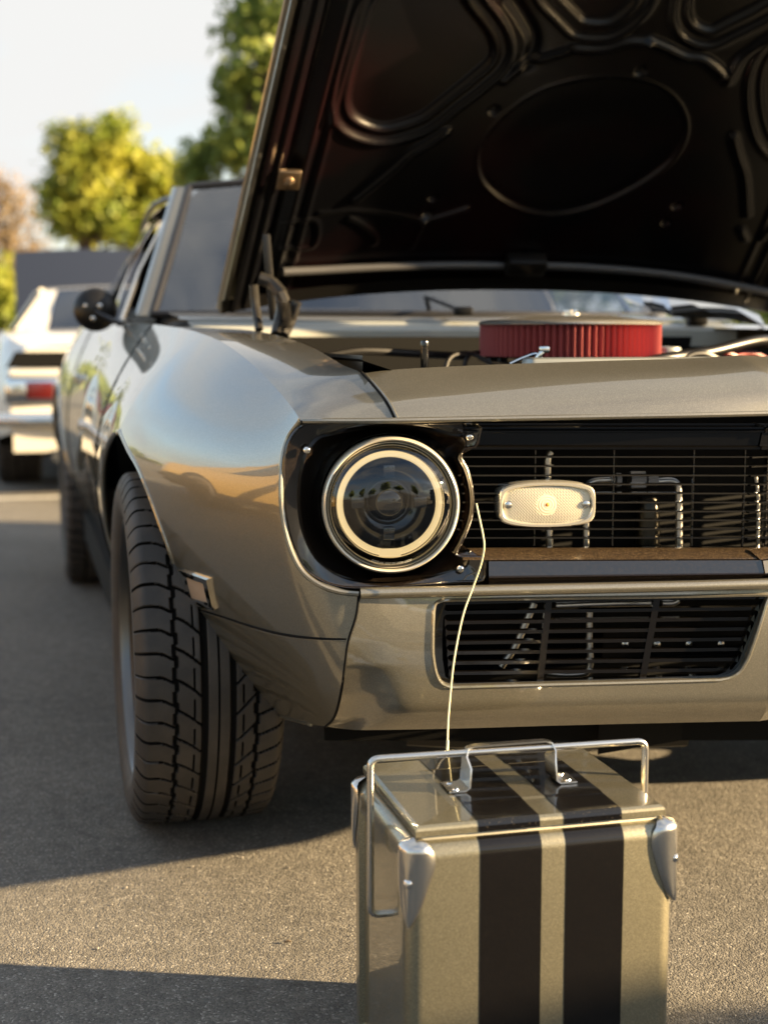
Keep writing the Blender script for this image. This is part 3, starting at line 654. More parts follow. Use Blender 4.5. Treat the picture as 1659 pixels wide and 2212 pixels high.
# mirrored lower grille as one piece (outside the picture)
mm_ = MB()
for ch in [lgr] + list(lgr.children):
    o_ = Vector(ch['org']); mm_.add([v.co + o_ for v in ch.data.vertices], [tuple(p.vertices) for p in ch.data.polygons])
mm_.mirror().obj('lower_grille', BLACKGLOSS, car, ang=30)
ptube([(1153, 1303), (1135, 1345), (1110, 1400), (1082, 1440)], .12, .0065, 'cooling_pipe')
ptube([(1273, 1320), (1273, 1380), (1274, 1440), (1268, 1452), (1230, 1458), (1180, 1455)], .10, .0055, 'cooling_pipe')
ptube([(1200, 1308), (1300, 1304), (1410, 1302)], .09, .0060, 'cooling_pipe')
ptube([(1430, 1303), (1455, 1302), (1465, 1296)], .09, .0055, 'cooling_pipe')
for x in (1350, 1419, 1488, 1557):
    MB().lathe(N(x, 1391, .12), Vector((0, -1, 0)), [(.006, 0), (.0055, .003), (.0003, .005)], 12).obj('bolt', STEEL, car)
# side marker lamp
mk = [(393, 1229), (452, 1250), (466, 1316), (410, 1300)]
mo = [drop(x, y, .001) for x, y in mk]; mn = (mo[1] - mo[0]).cross(mo[3] - mo[0]).normalized(); mn = mn if mn.y < 0 else -mn
ce = sum(mo, Vector()) / 4
mi_ = [ce + (p - ce) * .62 for p in mo]
out = [p + mn * .005 for p in mo]; inn_ = [ce + (p - ce) * .72 + mn * .0055 for p in mo]; inb = [p + mn * .0025 for p in mi_]
m = MB().grid([[tuple(a - mn * .004), tuple(b), tuple(c), tuple(d)] for a, b, c, d in zip(mo, out, inn_, inb)], True, False)
smk = m.obj('side_marker', CHROME, car, smooth=False)
bk_ = m.mirror().obj('side_marker', CHROME, car, smooth=False)
MB().add([tuple(p + mn * .003) for p in mi_] + [tuple(ce + mn * .004)], [(0, 1, 4), (1, 2, 4), (2, 3, 4), (3, 0, 4)]).obj('marker_lens', MARKERLENS, smk, smooth=False)

# ------------------------------------------------------------------ wheels
def tyre_mesh():
    NT, PIT, TW = 960, 52, .129
    ws = np.concatenate([np.linspace(-.1425, -.129, 5)[:-1], np.linspace(-.129, .129, 118), np.linspace(.129, .1425, 5)[1:]])
    th = np.arange(NT) * 2 * math.pi / NT; Wg, Tg = np.meshgrid(ws, th); pit = Tg / (2 * math.pi) * PIT
    r = .340 - .004 * (Wg / .129) ** 2
    sh = np.clip((abs(Wg) - .116) / .0265, 0, 1); r = r - .030 * sh ** 2.6
    def line(d, w): return np.clip(1.6 - abs(d) / w * 1.1, 0, 1)
    fr_ = lambda x: x - np.floor(x)
    saw = lambda x: fr_(x) - .5
    gd = np.zeros_like(r)
    gd = np.maximum(gd, line(Wg - (.073 - .004 * (fr_(pit) > .5)), .0032))
    gd = np.maximum(gd, line(Wg + (.084 - .004 * (fr_(pit + .2) > .5)), .0032))
    gd = np.maximum(gd, line(Wg - .017, .0055)); gd = np.maximum(gd, line(Wg + .037, .0050)); gd = np.maximum(gd, line(Wg + .010, .0011) * .7)
    cell = 2 * math.pi * .34 / PIT
    # shoulder slits
    o = (Wg > .073); d = saw(pit + .5 + np.where(Wg > .073, .15 * np.tanh((.085 - Wg) * 90), 0)) * cell; gd = np.maximum(gd, line(d, .0017) * o)
    o = (Wg < -.084); d = saw(pit + .3 + (Wg + .084) * 9) * cell; gd = np.maximum(gd, line(d, .0017) * o)
    # curved blocks between the grooves
    o = (Wg > .022) & (Wg < .071); s_ = np.clip((Wg - .02) / .052, 0, 1); d = saw(pit * .75 + .5 + .62 * (1 - s_) ** 1.4) * cell / .75; gd = np.maximum(gd, line(d, .0018) * o)
    d = (Wg - (.036 + .0 * pit)); seg = fr_(pit * .75 + .62 * (1 - s_)); o2 = o & (seg > .12) & (seg < .75); gd = np.maximum(gd, line(d, .0014) * o2 * .85)
    o = (Wg < -.041) & (Wg > -.081); s_ = np.clip((-Wg - .041) / .04, 0, 1); d = saw(pit * .75 + .1 + .70 * (1 - s_)) * cell / .75; gd = np.maximum(gd, line(d, .0018) * o)
    d = Wg + .056; seg = fr_(pit * .75 + .6 + .7 * (1 - s_)); o2 = o & (seg > .12) & (seg < .75); gd = np.maximum(gd, line(d, .0014) * o2 * .85)
    r2 = r - .0085 * gd
    prof_out = [(.300, .1425), (.285, .1435), (.268, .1405), (.255, .133), (.249, .127), (.244, .118)]
    rows = []
    ct, st = np.cos(th), np.sin(th)
    colsx = [np.stack([np.full(NT, -w), rr * ct, rr * st], 1) for rr, w in prof_out[::-1]]
    colsx += [np.stack([np.full(NT, ws[j]), r2[:, j] * ct, r2[:, j] * st], 1) for j in range(len(ws))]
    colsx += [np.stack([np.full(NT, w), rr * ct, rr * st], 1) for rr, w in prof_out]
    gridv = np.stack(colsx, 1); nu_, nv_ = gridv.shape[:2]
    fac = []; mi2 = []
    gfull = np.concatenate([np.zeros((NT, 6)), gd, np.zeros((NT, 6))], 1)
    for i in range(nu_):
        i2 = (i + 1) % nu_
        for j in range(nv_ - 1):
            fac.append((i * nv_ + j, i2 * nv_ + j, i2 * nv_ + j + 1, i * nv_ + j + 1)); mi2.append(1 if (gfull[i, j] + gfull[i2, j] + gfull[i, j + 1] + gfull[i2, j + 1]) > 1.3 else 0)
    me = bpy.data.meshes.new('tyre'); me.from_pydata(gridv.reshape(-1, 3).tolist(), [], fac); me.materials.append(RUBBER); me.materials.append(GROOVE_SHADE)
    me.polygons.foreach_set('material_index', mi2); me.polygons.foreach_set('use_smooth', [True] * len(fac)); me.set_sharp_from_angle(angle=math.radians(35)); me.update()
    return me
TYRE = tyre_mesh()
def rim_meshes():
    m = MB().lathe((0, 0, 0), (1, 0, 0), [(.2475, -.12), (.244, -.115), (.225, -.10), (.222, .06), (.232, .10), (.241, .108)], 96)
    b_ = m.mesh('rim', [RIM])
    l_ = MB().lathe((0, 0, 0), (1, 0, 0), [(.241, .108), (.2435, .122), (.247, .1285), (.2515, .1285), (.2525, .122), (.249, .112)], 96).mesh('rim_lip', [LIPM])
    s_ = MB()
    for k in range(10):
        an = 2 * math.pi * k / 10; c, s = math.cos(an), math.sin(an)
        def q(x, rr, t): return (x, rr * c - t * s, rr * s + t * c)
        s_.add([q(.070, .04, -.018), q(.070, .04, .018), q(.088, .232, .009), q(.088, .232, -.009), q(.03, .04, -.020), q(.03, .04, .020), q(.055, .226, .012), q(.055, .226, -.012)],
               [(0, 1, 2, 3), (4, 7, 6, 5), (0, 4, 5, 1), (1, 5, 6, 2), (2, 6, 7, 3), (3, 7, 4, 0)])
    s_.lathe((0, 0, 0), (1, 0, 0), [(.07, .02), (.07, .066), (.06, .074), (.034, .076), (.032, .09), (.0005, .092)], 32)
    s_ = s_.mesh('spokes', [RIM], ang=30)
    d_ = MB().lathe((0, 0, 0), (1, 0, 0), [(.17, .0), (.17, .015), (.08, .015), (.0005, .015)], 40).mesh('brake_disc', [STEEL])
    return b_, l_, s_, d_
RIMM = rim_meshes()
def wheel(parent, center, outdir, scale=1.0, rot=0.0, narrow=1.0):
    o_ = Vector(parent['org'])
    w = bpy.data.objects.new('wheel', TYRE); COL.objects.link(w); w.parent = parent
    ex = Vector(outdir).normalized(); ez = Vector((0, 0, 1)); ey = ez.cross(ex)
    Mx = Matrix((ex, ey, ez)).transposed().to_4x4(); w.matrix_local = Matrix.Translation(Vector(center) - o_) @ Mx @ Matrix.Rotation(rot, 4, 'X') @ Matrix.Diagonal((scale * narrow, scale, scale, 1))
    w['org'] = tuple(center)
    for nm, me in zip(('rim', 'rim_lip', 'spokes', 'brake_disc'), RIMM):
        c = bpy.data.objects.new(nm, me); COL.objects.link(c); c.parent = w
    return w
TOUT = .918
for sgn in (1, -1):
    wheel(car, R(sgn * (TOUT + .003 - .1425 * .92), .035, .338), -LAT * sgn, 1.0, .03, .92)
    wheel(car, R(sgn * (.94 - .1425), -WB, .338), -LAT * sgn, 1.0, .5)
# wheel wells, floor, inner structure
for sgn in (1, -1):
    for c in (0, -WB):
        wm = MB(); t0 = .12 if c else .95
        wm.grid([[tuple(R(sgn * l, c + .43 * math.cos(t), .34 + .43 * math.sin(t))) for l in (.90 if c else .83, .45)] + [tuple(R(sgn * .45, c, .34))] for t in np.linspace(t0, math.pi + .3, 24)])
        wm.obj('wheel_well', VOID, car)
fm = MB()
fm.box(R(0, -1.6, .24), 1.5, 3.3, .05, LAT, HEAD, UP)
fm.box(R(0, .28, .36), 1.2, .62, .05, LAT, HEAD, UP)
fm.box(R(0, .1, .24), .5, .5, .14, LAT, HEAD, UP)
for sgn in (1, -1): fm.box(R(sgn * .85, -1.37, .27), .06, 1.9, .10, LAT, HEAD, UP)
fm.obj('floor_pan', VOID, car)
# frame rail glimpsed under the bumper
MB().tube(crv([P(880, 1590, 2.45), P(1000, 1596, 2.45), P(1200, 1600, 2.45), P(1480, 1592, 2.5)], 20), .018, 8).obj('front_crossmember', SATIN, car)
# engine bay
eb = MB()
eb.grid([[tuple(R(l, .66, .86 - k)) for k in (0, .4)] for l in np.linspace(-.62, .62, 6)])
for sgn in (1, -1): eb.grid([[tuple(R(sgn * .60, a, .90)), tuple(R(sgn * .48, a, .86)), tuple(R(sgn * .47, a, .40))] for a in np.linspace(.66, -.72, 8)])
eb.box(R(0, -.05, .62), .5, .7, .30, LAT, HEAD, UP)
eb.grid([[tuple(R(l, -.62, .93)), tuple(R(l, -.64, .4))] for l in np.linspace(-.66, .66, 6)])
eb.obj('engine_bay', VOID, car)
m = MB()
for dx in (0.21, -0.21):
    m.box(R(dx, 0.05, .80), .10, .52, .075, LAT, HEAD, UP, .015)
m.obj('valve_cover', CHROME, car)
BAY = mat('firewall_paint', (0.27, 0.28, 0.26), 0.4, metal=0.3, coat=0.5)
cw = MB()
def cowl(l, k): return R(l, -.60 - .10 * (1 - (l / .66) ** 2) - k[0], k[1])
cw.grid([[tuple(cowl(l, k)) for k in ((0, .905), (0, .945), (.012, .955), (.08, .962), (.085, .968), (.2, .972), (.38, .985))] for l in np.linspace(-.70, .70, 24)])
cw.obj('cowl', BAY, car, ang=30)
ct_ = MB().grid([[tuple(cowl(l, k)) for k in ((.10, .9715), (.12, .979), (.22, .982), (.36, .991))] for l in np.linspace(-.72, .72, 24)])
ct_.obj('cowl_panel', PAINT, car)
# air cleaner
AC = P(1231, 735, 2.95); AC.z = 0
zt_, zb_ = P(1231, 700, 2.77).z, P(1231, 776, 2.77).z
m = MB(); rows = []
NP = 84
for k in range(NP * 2):
    rr = .184 if k % 2 == 0 else .170; an = 2 * math.pi * k / (NP * 2)
    rows.append([(AC.x + rr * math.cos(an), AC.y + rr * math.sin(an), z) for z in np.linspace(zb_, zt_, 4)])
m.grid(rows, True, False)
acl = m.obj('air_cleaner', REDFILTER, car, smooth=False)
MB().lathe(AC + UP * zt_, UP, [(.184, -.001), (.1865, .000), (.1870, .0025), (.1850, .005), (.180, .0075), (.17, .010), (.16, .009), (.10, .017), (.02, .020), (.02, .024), (.0004, .025)], 72).obj('air_cleaner_lid', mat('polished_lid', (0.86, 0.83, 0.76), 0.16, metal=0.85), acl)
MB().lathe(AC + UP * zb_, UP, [(.186, .004), (.189, .001), (.188, -.006), (.17, -.012), (.09, -.03), (.07, -.08)], 72).obj('air_cleaner_base', CHROME, acl)
m = MB().tube([AC + UP * (zt_ + .015), AC + UP * (zt_ + .030)], .004, 10)
for s in (-1, 1): m.box(AC + UP * (zt_ + .026) + Vector((s * .009, 0, .002)), .012, .003, .006, bev=.0015)
m.obj('wing_nut', CHROME, acl)
# hood pin, latch, engine odds
m = MB().lathe(P(917, 797, 2.33) - UP * .03, UP, [(.0066, 0), (.0066, .062), (.0050, .063), (.0050, .066), (.0066, .067), (.0066, .072), (.0058, .0755), (.0003, .0765)], 16)
m.obj('hood_pin', BLACKGLOSS, car)
m = MB(); c = P(1160, 770, 2.42)
m.tube(crv([c + Vector(q) for q in ((-.045, 0, -.012), (-.02, 0, -.001), (0, 0, .004), (.012, 0, -.012))], 16), .0035, 8)
m.box(c + Vector((.002, 0, .0)), .026, .012, .010, Vector((.6, 0, .8)).normalized(), (0, 1, 0), Vector((-.8, 0, .6)).normalized(), .003)
m.box(c + Vector((.012, .0, .012)), .018, .012, .012, bev=.003).box(c + Vector((.008, 0, -.016)), .03, .014, .010, bev=.003)
m.obj('hood_latch', CHROME, car)
m = MB().lathe(R(-.42, -.45, .86), UP, [(.045, -.12), (.045, .02), (.038, .03), (.038, .045), (.0005, .047)], 32); m.obj('brake_reservoir', SATIN, car)
m = MB().tube(crv([P(1400, 782, 2.8), P(1450, 772, 2.85), P(1530, 760, 2.9), P(1640, 735, 3.0), P(1700, 740, 3.1)], 30), .012, 10); m.obj('heater_hose', SATIN, car)
m = MB().lathe(P(1440, 762, 3.0), UP, [(.03, -.06), (.033, .0), (.028, .012), (.0005, .014)], 24); m.obj('filler_cap', BAY, car)
WIRE = mat('ignition_wire_red', (0.22, 0.02, 0.02), 0.4)
for k, (x, d) in enumerate(((960, 2.75), (1000, 2.9), (1470, 2.75), (1520, 2.9), (1575, 3.0))):
    MB().tube(crv([P(x, 800, d), P(x + 12, 772 - 4 * (k % 2), d + .02), P(x + 60, 764, d + .08), P(x + 100, 785, d + .1)], 20), .0045, 6).obj('ignition_wire', WIRE if k > 2 else SATIN, car)
m = MB().tube(crv([P(700, 770, 2.65), P(780, 758, 2.8), P(900, 764, 2.95), P(1010, 770, 3.05)], 24), .008, 8); m.obj('wiring_loom', SATIN, car)
m = MB().box(R(0, .60, .885), .62, .055, .03, LAT, HEAD, UP, .008); m.lathe(R(-.18, .60, .90), UP, [(.025, 0), (.027, .006), (.024, .012), (.0004, .014)], 20); m.obj('radiator_tank', BAY, car)
m = MB().grid([[tuple(R(sgn_ * 1, 0, 0) * 0 + R(.585, a, z)) for z in (.905, .885, .80)] for sgn_ in (1,) for a in np.linspace(.62, -.60, 8)]); m.obj('inner_fender', SATIN, car)
# ------------------------------------------------------------------ hood
BETA = math.radians(42); HD = (HEAD * math.cos(BETA) + UP * math.sin(BETA)); HNR = (-HEAD * math.sin(BETA) + UP * math.cos(BETA))
W0 = P(472, 664, 3.35); lE, aR, zR = toC(W0)
LC = -.08; lR = lE - LC                             # hood centre and half width
HLEN = 1.18
def crown(l): return 0.082 * (1 - min(1, abs(l - LC) / lR) ** 2.2)
def hbase(l): return R(l, aR, zR) + HNR * crown(l)
def hpt(l, s, d=0.0): return hbase(l) + HD * s + HNR * d
def hwid(s): return lR - .085 * s * math.cos(BETA)
def hood_hit(px, py):
    o_, d_ = Vector((0, 0, CAMH)), ray(px, py); l = 0.0
    for _ in range(30):
        q = hbase(l) - HNR * .022; t = (q - o_).dot(HNR) / d_.dot(HNR); p = o_ + d_ * t; l = 0.5 * l + 0.5 * toC(p)[0]
    return (l, (p - (hbase(l) - HNR * .022)).dot(HD))
def c7(x, y): return hood_hit(x * .665 + 555.6, y * .665)
def seg_dist(Xl, Xs, pts, closed):
    d = np.full(Xl.shape, 1e9); n_ = len(pts)
    for i in range(n_ if closed else n_ - 1):
        a, b = np.array(pts[i]), np.array(pts[(i + 1) % n_]); e = b - a; L2 = max(e @ e, 1e-12)
        t = np.clip(((Xl - a[0]) * e[0] + (Xs - a[1]) * e[1]) / L2, 0, 1)
        d = np.minimum(d, np.hypot(Xl - a[0] - t * e[0], Xs - a[1] - t * e[1]))
    if closed:
        ins = np.zeros(Xl.shape, bool)
        for i in range(n_):
            (x1, y1), (x2, y2) = pts[i], pts[(i + 1) % n_]
            cnd = ((y1 > Xs) != (y2 > Xs)); xi = (x2 - x1) * (Xs - y1) / (y2 - y1 + 1e-12) + x1; ins ^= cnd & (Xl < xi)
        d = np.where(ins, -d, d)
    return d
def loop(c): return [tuple(q[:2]) for q in crv([(*c7(x, y), 0) for x, y in c], 70, True)]
def openl(c): return [tuple(q[:2]) for q in crv([(*c7(x, y), 0) for x, y in c], 24)]
NL, NS = 300, 270
ll = np.linspace(-1, 1, NL); ss = np.linspace(0.012, HLEN - .02, NS)
Lg = np.array([[LC + u * (hwid(s) - .022) for s in ss] for u in ll]); Sg = np.tile(ss, (NL, 1))
Hh = np.zeros_like(Lg)                                # positive = towards the viewer (down)
sm = lambda x: np.clip(x, 0, 1) ** 2 * (3 - 2 * np.clip(x, 0, 1))
left_open = [(335, 0), (292, 130), (252, 280), (243, 350), (262, 405), (320, 445), (400, 462), (470, 450), (560, 418), (650, 350), (740, 280), (800, 225), (825, 170), (815, 110), (780, 50), (740, 0), (690, -80), (560, -130), (430, -120)]
cen_open = [(915, 0), (980, 70), (1030, 115), (1080, 124), (1150, 120), (1210, 88), (1260, 42), (1285, 0), (1290, -60), (1180, -120), (980, -110), (900, -50)]
rt_open = [(1360, 0), (1355, 60), (1375, 110), (1420, 140), (1480, 148), (1560, 112), (1659, 62), (1780, -20), (1780, -120), (1500, -150), (1380, -80)]
far_open = [(1900, 60), (1760, 100), (1680, 130), (1625, 180), (1597, 260), (1602, 380), (1640, 480), (1720, 540), (1850, 560), (2000, 400)]
for o_ in (left_open, cen_open, rt_open, far_open):
    d = seg_dist(Lg, Sg, loop(o_), True)
    Hh += .0065 * np.exp(-((d - .002) / .0065) ** 2) + .004 * np.exp(-((d + .030) / .0055) ** 2) - .011 * sm(-(d + .026) / .018) - .004 * sm(-d / .010)
ell = [(715, 530), (722, 480), (760, 420), (830, 350), (930, 290), (1050, 258), (1170, 248), (1270, 265), (1350, 310), (1392, 380), (1390, 450), (1350, 520), (1290, 570), (1210, 620), (1100, 670), (1000, 695), (920, 697), (830, 670), (760, 625), (725, 580)]
d = seg_dist(Lg, Sg, loop(ell), True)
Hh += .0025 * np.exp(-((d) / .005) ** 2) - .006 * sm(-d / .008) - .009 * sm(-(d + .01) / .12)
for pts, hh, w in (([(322, 645), (390, 590), (450, 540), (500, 495), (560, 460), (612, 425)], .012, .008), ([(1030, 152), (1090, 155), (1140, 150), (1200, 132), (1262, 132)], .014, .009), ([(1272, 128), (1330, 152), (1390, 180), (1440, 186), (1480, 210), (1512, 240)], .014, .009),
                   ([(1545, 440), (1560, 500), (1580, 560), (1590, 695)], .012, .008), ([(830, 0), (870, 60), (900, 130), (880, 205)], -.012, .014), ([(200, 690), (330, 683), (450, 695), (540, 716)], .004, .006), ([(540, 716), (600, 700), (680, 675)], .008, .006), ([(540, 716), (500, 800)], .006, .006),
                   ([(1530, 260), (1570, 190), (1620, 150), (1680, 110)], .008, .01), ([(800, 260), (860, 210), (930, 185), (1000, 165)], .008, .008), ([(1640, 770), (1680, 720)], .01, .008), ([(1570, 745), (1585, 775)], .01, .008),
                   ([(380, 790), (388, 770), (350, 730), (300, 705)], .005, .006), ([(90, 718), (190, 715), (180, 800), (85, 800)], .004, .005)):
    d = seg_dist(Lg, Sg, openl(pts), False); Hh += hh * np.exp(-(d / w) ** 2)
for x, y in ((570, 640), (552, 692), (1365, 668), (1330, 722), (770, 357), (1245, 230)):
    q = c7(x, y); d = np.hypot(Lg - q[0], Sg - q[1]); Hh -= .010 * sm((.013 - d) / .004)
e_ = np.array([[hwid(s) for s in ss]]) - abs(Lg - LC)  # distance from the hood's side edge
for dd, hh, w in ((.055, .010, .010), (.085, -.012, .012), (.115, .008, .008), (.150, .005, .006)):
    Hh += hh * np.exp(-((e_ - dd) / w) ** 2)
Hh += .012 * sm((.05 - e_) / .02)
gh = np.zeros((NL, NS, 3)); A3 = lambda v: np.array(tuple(v))
base0 = A3(R(0, aR, zR)); latv = A3(-LAT); hd_, hn_ = A3(HD), A3(HNR)
cl = 0.082 * (1 - np.clip(abs(Lg - LC) / lR, 0, 1) ** 2.2)
gh = base0 + Lg[..., None] * latv + Sg[..., None] * hd_ + (cl - .022 - Hh)[..., None] * hn_
hood = MB().grid([[tuple(hpt(LC + u * hwid(s), s, .014)) for s in np.linspace(0, HLEN, 30)] for u in np.linspace(-1, 1, 40)]).obj('hood', PAINT, car)
MB().grid(gh).obj('hood_inner_panel', HOODIN, hood, ang=80)
for sgn in (1, -1):
    m = MB().tube([hpt(LC + sgn * hwid(s), s, .0) for s in np.linspace(0, HLEN, 20)], .0065, 8)
    m.grid([[tuple(hpt(LC + sgn * hwid(s), s, .014)), tuple(hpt(LC + sgn * hwid(s), s, .002)), tuple(hpt(LC + sgn * (hwid(s) - .003), s, -.020)), tuple(hpt(LC + sgn * (hwid(s) - .014), s, -.022))] for s in np.linspace(0, HLEN, 20)])
    m.obj('hood_edge', PAINT, hood)
m = MB().grid([[tuple(hpt(l, .0, .004)), tuple(hpt(l, -.004, -.015)), tuple(hpt(l, .012, -.03)), tuple(hpt(l, .05, -.026))] for l in np.linspace(LC - lR, LC + lR, 40)]); m.obj('hood_rear_flange', SATIN, hood)
GREYSEAL = mat('grey_seal', (0.045, 0.045, 0.048), 0.35)
def seal(pts):
    q = crv([(*hood_hit(x, y), 0) for x, y in pts], 30); m = MB().tube([hpt(l, s, -.036) for l, s, _ in q], .0105, 10); return m.obj('hood_seal', GREYSEAL, hood)
seal([(609, 577), (700, 573), (821, 567), (950, 563), (1087, 564)]); seal([(1167, 564), (1300, 570), (1460, 586), (1560, 602), (1659, 622)])
q = hood_hit(1130, 556); MB().box(hpt(q[0], q[1], -.045), .10, .05, .04, LAT, HD, HNR, .008).obj('hood_bumper_block', SATIN, hood)
q = hood_hit(621, 374); m = MB().box(hpt(q[0], q[1], -.040), .05, .05, .012, LAT, HD, HNR, .003).lathe(hpt(q[0], q[1], -.044), -HNR, [(.012, 0), (.011, .008), (.0003, .012)], 12); m.obj('striker', mat('zinc_bolt', (0.45, 0.33, 0.22), 0.35, metal=1.0), hood)
# hinges
def hinge():
    m = MB(); T_ = lambda pts, r: m.tube(crv([P(x, y, d) for x, y, d in pts], 14), r, 8)
    m.box((P(575, 505, 3.1) + P(590, 690, 3.12)) / 2, .016, .010, (P(575, 505, 3.1) - P(590, 690, 3.12)).length, Vector((1, 0, .05)).normalized(), (0, 1, 0), (P(575, 505, 3.1) - P(590, 690, 3.12)).normalized(), .003)
    T_([(548, 615, 3.15), (552, 660, 3.15), (560, 712, 3.12)], .0095); T_([(604, 632, 3.05), (612, 650, 3.05), (606, 690, 3.05), (598, 724, 3.02)], .014)
    T_([(640, 650, 3.05), (628, 690, 3.05), (612, 724, 3.02)], .012); T_([(605, 690, 3.03), (630, 688, 3.03), (645, 655, 3.03)], .006); T_([(560, 600, 3.1), (585, 610, 3.1), (610, 635, 3.08)], .014)
    for k in range(9): m.lathe(P(612 + k * .8, 655 + k * 6, 3.02), (0.1, 0, 1), [(.013, -.002), (.016, 0), (.013, .002)], 14)
    return m
HINGEM = mat('hinge_black', (0.03, 0.028, 0.026), 0.35, metal=0.4)
hinge().obj('hood_hinge', HINGEM, car)
# ------------------------------------------------------------------ cabin
wb = lambda l: R(l, -.93 - .20 * (l / .74) ** 2, .985)
wt = lambda l: R(l * .80, -1.40 - .09 * (l / .74) ** 2, 1.392 - .030 * (l / .74) ** 2)
ls = np.linspace(-.74, .74, 25)
WS = MB().grid([[tuple(wb(l) * (1 - t) + wt(l) * t + HEAD * (.02 * math.sin(math.pi * t))) for t in np.linspace(0, 1, 9)] for l in ls])
WS.obj('windshield', SMOKE, car)
m = MB().tube([wb(l) + UP * .004 for l in ls], .010, 8).tube([wt(l) for l in ls], .011, 8); 
for s in (-.74, .74): m.tube([wb(s) * (1 - t) + wt(s) * t + HEAD * (.02 * math.sin(math.pi * t)) for t in np.linspace(0, 1, 9)], .012, 8)
m.obj('windshield_trim', WINTRIM, car)
def pil(s):
    m = MB(); rows = []
    for t in np.linspace(0, 1, 9):
        p = wb(s * .74) * (1 - t) + wt(s * .74) * t + HEAD * (.02 * math.sin(math.pi * t))
        out_ = -LAT * s; rows.append([tuple(p + HEAD * .006 + out_ * .004), tuple(p + HEAD * .008 + out_ * .035), tuple(p + out_ * .046 - HEAD * .02), tuple(p + out_ * .038 - HEAD * .075), tuple(p + out_ * .02 - HEAD * .08)])
    return m.grid(rows)
for s in (1, -1): pil(s).obj('windshield_pillar', PAINT, car, ang=70)
roof_a = np.linspace(-1.40, -2.62, 14)
def roofpt(u, a):
    t = (a + 1.40) / -1.22; hw = .60 + .03 * math.sin(math.pi * t) + .02 * t; zc = 1.392 + .012 * math.sin(math.pi * min(1, t * 1.2)) - .09 * max(0, t - .45) ** 1.5
    return R(u * hw, a - .09 * u * u * (1 - t), zc - .032 * abs(u) ** 2.2 - (.035 if abs(u) > .97 else 0))
rg = [[tuple(roofpt(u, a)) for a in roof_a] for u in np.linspace(-1, 1, 25)]
MB().grid(rg).obj('roof', PAINT, car)
for s in (1, -1): MB().tube([roofpt(s * 1.0, a) + UP * .014 - LAT * s * .008 for a in roof_a], .009, 8).obj('drip_rail', WINTRIM, car)
# side glass, rear pillar, backlight
def belt(a): return R(.80, a, Shape.zt(a) + .004)
def sidepanel(a0, a1, b0, b1, s, inset=0.0):
    rows = []
    for t in np.linspace(0, 1, 9):
        p0 = R(s * (.795 - inset), a0 + (a1 - a0) * t, .968); p1 = roofpt(s * .99, max(-2.62, min(-1.42, b0 + (b1 - b0) * t))); p1 = p1 + UP * .0 + LAT * s * inset
        rows.append([tuple(p0 * (1 - k) + p1 * k - LAT * s * (.02 * math.sin(math.pi * k))) for k in np.linspace(0, 1, 7)])
    return MB().grid(rows)
for s in (1, -1):
    sidepanel(-2.05, -2.42, -1.95, -2.15, s, .012).obj('side_window', DARKGLASS, car)
    sidepanel(-2.40, -3.12, -2.12, -2.62, s).obj('rear_pillar', PAINT, car)
    sidepanel(-2.30, -3.12, -2.02, -2.62, s, .022).obj('pillar_trim', VOID, car)
    m = MB(); q0, q1 = R(s * .80, -1.42, .97), roofpt(s * .99, -1.62); m.tube([q0, q0 * .6 + q1 * .4 - LAT * s * .012, q1], .008, 8); m.obj('vent_window_frame', CHROME, car)
    m = MB().tube([R(s * .802, a, .972) for a in np.linspace(-1.15, -2.42, 10)], .006, 8); m.obj('belt_trim', WINTRIM, car)
MB().grid([[tuple(roofpt(u, -2.62) * (1 - t) + R(u * .70, -3.15, .985) * t) for t in np.linspace(0, 1, 6)] for u in np.linspace(-.98, .98, 15)]).obj('rear_window', SMOKE, car)
MB().grid([[tuple(R(u * Shape.lr(a), a, Shape.zt(a) + .012 * (1 - u * u))) for a in np.linspace(-3.1, -3.8, 8)] for u in np.linspace(-1, 1, 15)]).obj('trunk_lid', PAINT, car)
MB().grid([[tuple(R(u * sec(-3.8, z), -3.8 - .02 * (1 - u * u), z)) for z in np.linspace(Shape.zt(-3.8), .36, 6)] for u in np.linspace(-1, 1, 9)]).obj('tail_panel', PAINT, car)
SEATM = mat('seat_vinyl', (0.008, 0.008, 0.009), 0.5)
for s in (1, -1):
    m = MB().box(R(s * .37, -2.05, .62), .5, .5, .16, LAT, HEAD, UP, .05).box(R(s * .37, -2.30, .86), .5, .14, .56, LAT, (HEAD - UP * -.2).normalized(), UP, .05); m.obj('seat', SEATM, car)
MB().box(R(0, -1.22, .90), 1.40, .30, .14, LAT, HEAD, UP, .04).obj('dashboard', SEATM, car)
MB().tube([R(-.37 + .18 * math.cos(t), -1.50 - .06 * math.sin(t), .98 + .17 * math.sin(t)) for t in np.linspace(0, 2 * math.pi, 25)[:-1]], .012, 8, closed=True).obj('steering_wheel', SEATM, car)
m = MB()
for s in (1, -1): m.grid([[tuple(R(s * .78, a, .965)), tuple(R(s * .76, a, .3))] for a in (-1.1, -3.1)])
m.grid([[tuple(R(l, -3.1, .97)), tuple(R(l, -3.1, .3))] for l in (-.78, .78)]); m.obj('cabin_lining', VOID, car)
